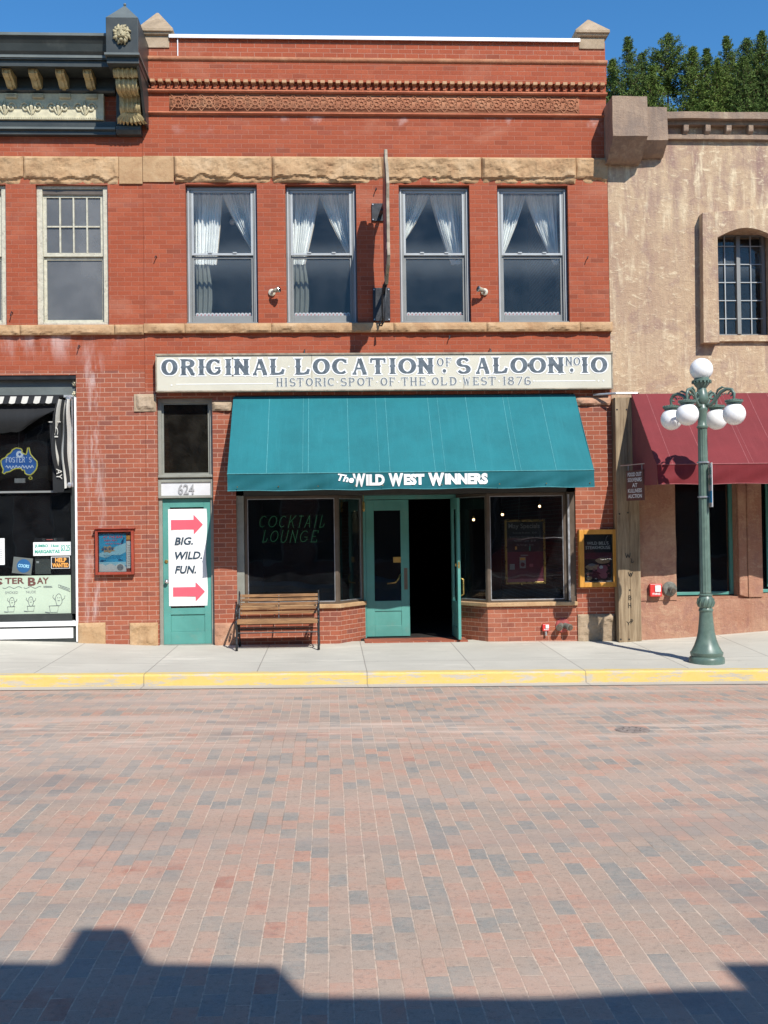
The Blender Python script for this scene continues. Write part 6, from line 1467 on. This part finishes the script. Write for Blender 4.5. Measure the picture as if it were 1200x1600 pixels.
def oyster(cx, cz, s_, lean):
    LN([(cx - 32 * s_ + lean * 0, cz - 22 * s_), (cx - 24 * s_, cz + 22 * s_), (cx + 24 * s_, cz + 22 * s_), (cx + 32 * s_, cz - 22 * s_), (cx - 32 * s_, cz - 22 * s_)])
    LN([(cx - 34 * s_, cz - 22 * s_), (cx + 36 * s_, cz - 24 * s_)])
    LN([(cx + lean + 22 * s_ * math.cos(t_ * .42) * (1.0 + .12 * math.sin(t_ * 1.7)), cz - 62 * s_ + 42 * s_ * math.sin(t_ * .42)) for t_ in range(16)])
    LN([(cx + lean - 10 * s_, cz - 75 * s_), (cx + lean - 4 * s_, cz - 78 * s_)]); LN([(cx + lean + 4 * s_, cz - 78 * s_), (cx + lean + 10 * s_, cz - 75 * s_)])
    LN([(cx + lean - 8 * s_, cz - 60 * s_), (cx + lean, cz - 55 * s_), (cx + lean + 8 * s_, cz - 60 * s_)])
    LN([(cx + lean - 22 * s_, cz - 60 * s_), (cx + lean - 40 * s_, cz - 80 * s_), (cx + lean - 36 * s_, cz - 96 * s_)]); LN([(cx + lean + 22 * s_, cz - 58 * s_), (cx + lean + 40 * s_, cz - 74 * s_), (cx + lean + 42 * s_, cz - 90 * s_)])
    LN([(cx - 60 * s_, cz + 20 * s_), (cx - 28 * s_, cz + 24 * s_)], .007)
oyster(85, 858, .9, 8); oyster(240, 856, .9, 0); oyster(420, 862, 1.15, 38); oyster(-70, 858, .9, 0)
LN([(458, 672), (545, 705), (548, 728), (455, 690), (458, 672)]); LN([(470, 686), (540, 715)])
q.build('banner', [M['sage_banner'], M['brown_print'], M['sign_grey']], None, label='pale green OYSTER BAY banner with oyster drawings in the left shop window', cat='banner')

# ================================================================== RIGHT STUCCO BUILDING
rb = thing('stucco_building', 'tan mottled stucco building at the right with stepped corner block and arched upper window', 'building', (8, 0, 0))
RX0, RX1 = 4.487, 14.0
uw = (6.19, 7.12, 4.79, 6.47)
lw1 = (5.47, 6.475, .64, 3.2); lw2 = (6.88, 8.6, .68, 3.2)
MB().wall(RX0, RX1, 3.0, 8.25, .005, .45, [uw, lw1, lw2]).build('upper_wall', M['stucco'], rb)
# lower wall with soft recesses
MB().wall(RX0, RX1, -.3, 3.0, .003, .45, [lw1, lw2]).build('lower_wall', M['stucco_rust'], rb)
q = MB(); q.box(RX0 + .01, RX0 + .3, .45, 14, -.3, 8.2); q.box(RX1 - .3, RX1, .45, 14, -.3, 8.2); q.box(RX0, RX1, 14, 14.3, -.3, 8.2); q.build('body_walls', M['stucco_grey'], rb)
bx('roof', M['roof'], rb, RX0 + .3, RX1 - .3, .45, 14, 8.0, 8.1)
q = MB(); q.box(RX0 + .3, RX1 - .3, .45, 14, 4.0, 4.2); q.box(RX0 + .3, RX1 - .3, .45, 14, -.2, .15); q.box(RX0 + .3, RX1 - .3, 7, 7.1, .15, 8.0); q.build('inner_floors', M['dark_room'], rb)
def lump(mb_, amp=.012, f=2.3):
    mb_.v = [tuple(Vector(p) + amp * Vector((mn.noise(Vector(p) * f), mn.noise(Vector(p) * f + Vector((9, 0, 0))), mn.noise(Vector(p) * f + Vector((0, 9, 0)))))) for p in mb_.v]; return mb_
def softbox(x0, x1, y0, y1, z0, z1, amp=.012, st=.08, chamf=0, f=2.3):
    mb = MB(); nx, ny, nz = [max(1, int(d_ / st)) for d_ in (x1 - x0, y1 - y0, z1 - z0)]
    g_ = lambda o, ux, uy, a, b_: mb.grid(lambda u, v: tuple(Vector(o) + Vector(ux) * u + Vector(uy) * v), a, b_)
    g_((x0, y0, z0), (x1 - x0, 0, 0), (0, 0, z1 - z0), nx, nz); g_((x1, y1, z0), (x0 - x1, 0, 0), (0, 0, z1 - z0), nx, nz)
    g_((x0, y1, z0), (0, y0 - y1, 0), (0, 0, z1 - z0), ny, nz); g_((x1, y0, z0), (0, y1 - y0, 0), (0, 0, z1 - z0), ny, nz)
    g_((x0, y0, z1), (x1 - x0, 0, 0), (0, y1 - y0, 0), nx, ny); g_((x0, y1, z0), (x1 - x0, 0, 0), (0, y0 - y1, 0), nx, ny)
    return lump(mb, amp, f)
def jut(x0, x1, prof, name):
    q = MB(); n_ = len(prof); st = max(2, int((x1 - x0) / .08))
    pts = []
    for (a, b_) in zip(prof, prof[1:] + prof[:1]):
        L = math.hypot(b_[0] - a[0], b_[1] - a[1]); k_ = max(1, int(L / .08))
        for i in range(k_): pts.append((a[0] + (b_[0] - a[0]) * i / k_, a[1] + (b_[1] - a[1]) * i / k_))
    m_ = len(pts)
    for i in range(st + 1):
        for (y_, z_) in pts: q.v.append((x0 + (x1 - x0) * i / st, y_, z_))
    for i in range(st):
        for j in range(m_): q.face((i * m_ + j, i * m_ + (j + 1) % m_, (i + 1) * m_ + (j + 1) % m_, (i + 1) * m_ + j))
    q.face(tuple(range(m_))[::-1]); q.face(tuple(st * m_ + j for j in range(m_)))
    lump(q, .014); return q.build(name, M['stucco_grey'], rb, sharp=40)
jut(4.44, 4.985, [(.3, 8.42), (.3, 7.53), (-.13, 7.53), (-.52, 7.80), (-.50, 8.43)], 'corner_block')
jut(5.0, 5.37, [(.3, 8.33), (.3, 7.63), (-.06, 7.63), (-.31, 7.82), (-.30, 8.34)], 'corner_block')
# coping and row of small brackets
softbox(5.37, RX1, -.20, .3, 8.21, 8.315, .012).build('coping', M['stucco_grey'], rb, smooth=False)
softbox(5.37, RX1, -.07, .06, 7.93, 8.00, .006).build('lower_band', M['stucco_grey'], rb)
q = softbox(5.37, RX1, -.10, .1, 8.145, 8.21, .006); q.build('bracket_rail', M['stucco_grey'], rb)
for i, px in enumerate([1071, 1105, 1138, 1172, 1207, 1241, 1275]):
    xc = X(px, 195, -.08); q = MB(); q.profx([(.05, 7.98), (-.05, 7.985), (-.12, 8.04), (-.13, 8.144), (.05, 8.144)], xc - .045, xc + .04); lump(q, .01, 6); q.build('small_bracket', M['stucco_grey'], rb, bevel=.012)
# arched surround
q = MB(); 
cx = (uw[0] + uw[1]) / 2
arch = [(uw[0] + (uw[1] - uw[0]) * i / 14, 6.33 + .15 * math.sin(math.pi * i / 14)) for i in range(15)]
q.prism([(5.93, 4.66), (6.185, 4.66), (6.185, 6.33)] + arch + [(uw[1], 4.66), (7.4, 4.66), (7.4, 6.72), (7.1, 6.80), (5.95, 6.72)], -.17, .003)
q.build('window_surround', M['stucco'], rb, bevel=.02)
q = MB(); q.prism([(6.0, 6.30)] + [(6.0 + 1.35 * i / 12, 6.33 + .15 * math.sin(math.pi * i / 12)) for i in range(13)] + [(7.35, 6.30), (7.35, 6.6), (6.0, 6.6)], .006, .10); 
cw = MB().frame(6.205, 7.10, 4.80, 6.50, .05, .20, .28, .06, .05); cw.box(6.625, 6.685, .18, .28, 4.86, 6.45); w_ = cw.build('casement_window', M['win_frame'], rb)
q = MB()
for (a, b_) in ((6.255, 6.625), (6.685, 7.05)):
    q.box((a + b_) / 2 - .008, (a + b_) / 2 + .008, .205, .225, 4.86, 6.45)
    for k_ in range(1, 6): zz = 4.86 + 1.59 * k_ / 5.4 - .05; q.box(a, (a + b_) / 2 - .008, .207, .225, zz, zz + .014); q.box((a + b_) / 2 + .008, b_, .207, .225, zz, zz + .014)
q.build('glazing_bars', M['win_light'], w_); MB().box(6.255, 7.05, .232, .238, 4.86, 6.45).build('pane', M['glass_up'], w_)
softbox(6.12, 7.4, -.06, .2, 4.70, 4.795, .006).build('window_ledge', M['stucco'], rb)
softbox(4.87, RX1, -.21, .003, 3.76, 3.875, .006, .1).build('awning_header', M['stucco'], rb)
# lower windows
def teal_window(x0, x1, z0, z1, y_):
    f_ = MB().frame(x0, x1, z0, z1, .05, y_, y_ + .08).build('shop_window', M['teal_paint'], rb, bevel=.004)
    MB().box(x0 + .05, x1 - .05, y_ + .04, y_ + .046, z0 + .05, z1 - .05).build('pane', M['glass'], f_); return f_
teal_window(lw1[0] - .0, lw1[1], lw1[2] + .02, 3.2, .18)
w2 = teal_window(lw2[0] - .03, 8.6, lw2[2] + .01, 3.2, .06)
MB().frame(6.97, 8.5, .78, 3.1, .035, .045, .075).build('inner_frame', M['dark_teal'], w2)
q = MB(); q.prism([(6.48, .66), (6.48, 3.2), (6.62, 3.2), (6.62, .62)], -.045, .002); q.prism([(6.62, .62), (6.62, 3.2), (6.86, 3.2), (6.86, .62)], -.06, .002)
q.build('pilaster', M['stucco_rust'], rb, bevel=.015)
softbox(4.87, RX1, -.06, .003, -.3, .60, .012, .1).build('plinth', M['stucco_rust'], rb)
softbox(4.87, 5.455, -.075, .003, .60, 3.0, .012, .1).build('pilaster', M['stucco_rust'], rb)

# ================================================================== ACROSS THE STREET (behind the camera: throws the foreground shadow, shows in the glass)
ob = thing('opposite_building', 'long brown brick commercial building across the street that shades the foreground', 'building', (0, -20, 0))
t0 = 8.55
def sh(px, py):     # parapet point over a ground shadow point
    u = at(px, py, 0); d = (u - CAM); t_ = (zr(0) + .012 - CAM.z) / d.z; g_ = CAM + d * t_; k_ = (g_.y + 20.0); return (g_.x + .42 * k_, zr(g_.x) + 1.04 * k_)
ptsS = [sh(-400, 1505), sh(10, 1506), sh(90, 1506), sh(112, 1468), sh(122, 1452), sh(198, 1450), sh(209, 1462), sh(216, 1505), sh(434, 1505), sh(474, 1552), sh(850, 1549), sh(1050, 1534), sh(1163, 1530), sh(1124, 1493), sh(1200, 1491), sh(1700, 1485)]
xsS = [p[0] for p in ptsS]
# keep the outline single valued
P2 = [(-26, ptsS[0][1])]
for p in ptsS: P2.append((max(p[0], P2[-1][0] + .002), p[1]))
P2.append((26, P2[-1][1]))
oh = [(-23 + 3.1 * i, -21.7 + 3.1 * i, 4.9, 7.0) for i in range(15)]
MB().prism(P2 + [(26, 7.6), (-26, 7.6)], -20.25, -20.0).build('parapet', M['brick_old'], ob)
oh2 = [(-23.5 + 4.6 * i, -20.1 + 4.6 * i, .6, 3.3) for i in range(10)]
MB().wall(-26, 26, -1.0, 7.6, -20.3, -20.0, oh + oh2).build('front_wall', M['brick_old'], ob)
q = MB(); q.box(-26, 26, -32, -31.7, -1, 7.6); q.box(-26, -25.7, -31.7, -20.3, -1, 7.6); q.box(25.7, 26, -31.7, -20.3, -1, 7.6); q.box(-25.7, 25.7, -31.7, -20.3, 7.3, 7.5); q.build('body', M['brick_old'], ob)
q = MB(); q.box(-26, 26, -20.0, -19.7, 3.7, 4.1); q.box(-26, 26, -20.0, -19.75, 7.25, 7.55); q.build('cornice', M['sandstone'], ob)
for h_ in oh + oh2:
    q = MB().frame(h_[0], h_[1], h_[2], h_[3], .08, -20.2, -20.1); q.box((h_[0] + h_[1]) / 2 - .03, (h_[0] + h_[1]) / 2 + .03, -20.2, -20.1, h_[2] + .08, h_[3] - .08); w_ = q.build('window', M['win_frame'], ob)
    MB().box(h_[0] + .08, h_[1] - .08, -20.17, -20.16, h_[2] + .08, h_[3] - .08).build('pane', M['black_print'], w_)

# parked car reflected in the right hand shop window
M['car_red'] = pm('maroon_car_paint', (0.16, 0.012, 0.02), 0.25, 0.05); M['tyre'] = pm('tyre_rubber', (0.02, 0.02, 0.02), 0.8, 0.1); M['car_glass'] = pm('car_glass', (0.02, 0.025, 0.03), 0.08, 0.05)
cx0, cyc, cz0 = 3.0, -12.7, zr(6) + .0
cr = thing('parked_car', 'maroon car parked across the street, seen mirrored in the right shop window', 'car', (cx0 + 2.3, cyc, cz0))
pf = [(0, .42), (.02, .68), (.12, .80), (.95, .93), (1.25, .98), (1.95, 1.48), (2.15, 1.54), (3.3, 1.56), (3.9, 1.50), (4.35, 1.02), (4.62, .96), (4.68, .50), (4.6, .36), (4.25, .34), (4.22, .60), (4.02, .74), (3.78, .74), (3.58, .60), (3.55, .32), (1.32, .30), (1.29, .60), (1.10, .74), (.86, .74), (.66, .60), (.63, .34), (.1, .34)]
q = MB(); lay = []
for (yy, ins) in ((-.90, .10), (-.84, .0), (.84, .0), (.90, .10)): lay.append([(cx0 + x_, cyc + (yy if z_ < 1.0 else yy * .84), cz0 + z_) for x_, z_ in pf])
n_ = len(pf)
q.v = [p for l in lay for p in l]
for i in range(3):
    for j in range(n_): q.face((i * n_ + j, i * n_ + (j + 1) % n_, (i + 1) * n_ + (j + 1) % n_, (i + 1) * n_ + j))
q.face(tuple(range(n_))[::-1]); q.face(tuple(3 * n_ + j for j in range(n_)))
q.build('body', M['car_red'], cr, bevel=.03)
for s_ in (-1, 1):
    for poly in ([(1.42, 1.02), (1.98, 1.44), (2.55, 1.48), (2.55, 1.02)], [(2.63, 1.02), (2.63, 1.48), (3.3, 1.49), (3.75, 1.45), (4.1, 1.04)]):
        q = MB().prism([(cx0 + a, cz0 + b2) for a, b2 in poly], cyc + s_ * .765 - .012, cyc + s_ * .765 + .012); q.build('side_window', M['car_glass'], cr)
q = MB(); q.add([(cx0 + 1.27, cyc - .68, cz0 + 1.01), (cx0 + 1.27, cyc + .68, cz0 + 1.01), (cx0 + 1.93, cyc + .62, cz0 + 1.475), (cx0 + 1.93, cyc - .62, cz0 + 1.475), (cx0 + 1.30, cyc - .68, cz0 + 1.0), (cx0 + 1.30, cyc + .68, cz0 + 1.0), (cx0 + 1.96, cyc + .62, cz0 + 1.465), (cx0 + 1.96, cyc - .62, cz0 + 1.465)], [(0, 1, 2, 3), (7, 6, 5, 4), (0, 4, 5, 1), (1, 5, 6, 2), (2, 6, 7, 3), (3, 7, 4, 0)])
q.v = [(x_ - .02, y_, z_ + .015) for x_, y_, z_ in q.v]; q.build('windscreen', M['car_glass'], cr)
for xw in (.98, 3.9):
    for s_ in (-1, 1):
        w_ = MB().lathe([(.20, -.10), (.31, -.10), (.33, -.07), (.33, .07), (.31, .10), (.20, .10)], (cx0 + xw, cyc + s_ * .80, cz0 + .33), 24, 'y').build('wheel', M['tyre'], cr)
        MB().lathe([(.001, -.09), (.19, -.09), (.20, .09), (.001, .09)], (cx0 + xw, cyc + s_ * .80, cz0 + .33), 18, 'y').build('rim', M['steel'], w_)
for s_ in (-1, 1): bx('headlight', M['chrome'], cr, cx0 - .01, cx0 + .10, cyc + s_ * .62 - .14, cyc + s_ * .62 + .14, cz0 + .60, cz0 + .74, bevel=.02)
q = MB(); q.box(cx0 + .6, cx0 + 4.1, cyc + .88, cyc + .915, cz0 + .60, cz0 + .65); q.build('side_trim', M['steel'], cr)

# default description of the whole picture elements that are plain ground

cr.scale = (1, 1, 1.12)
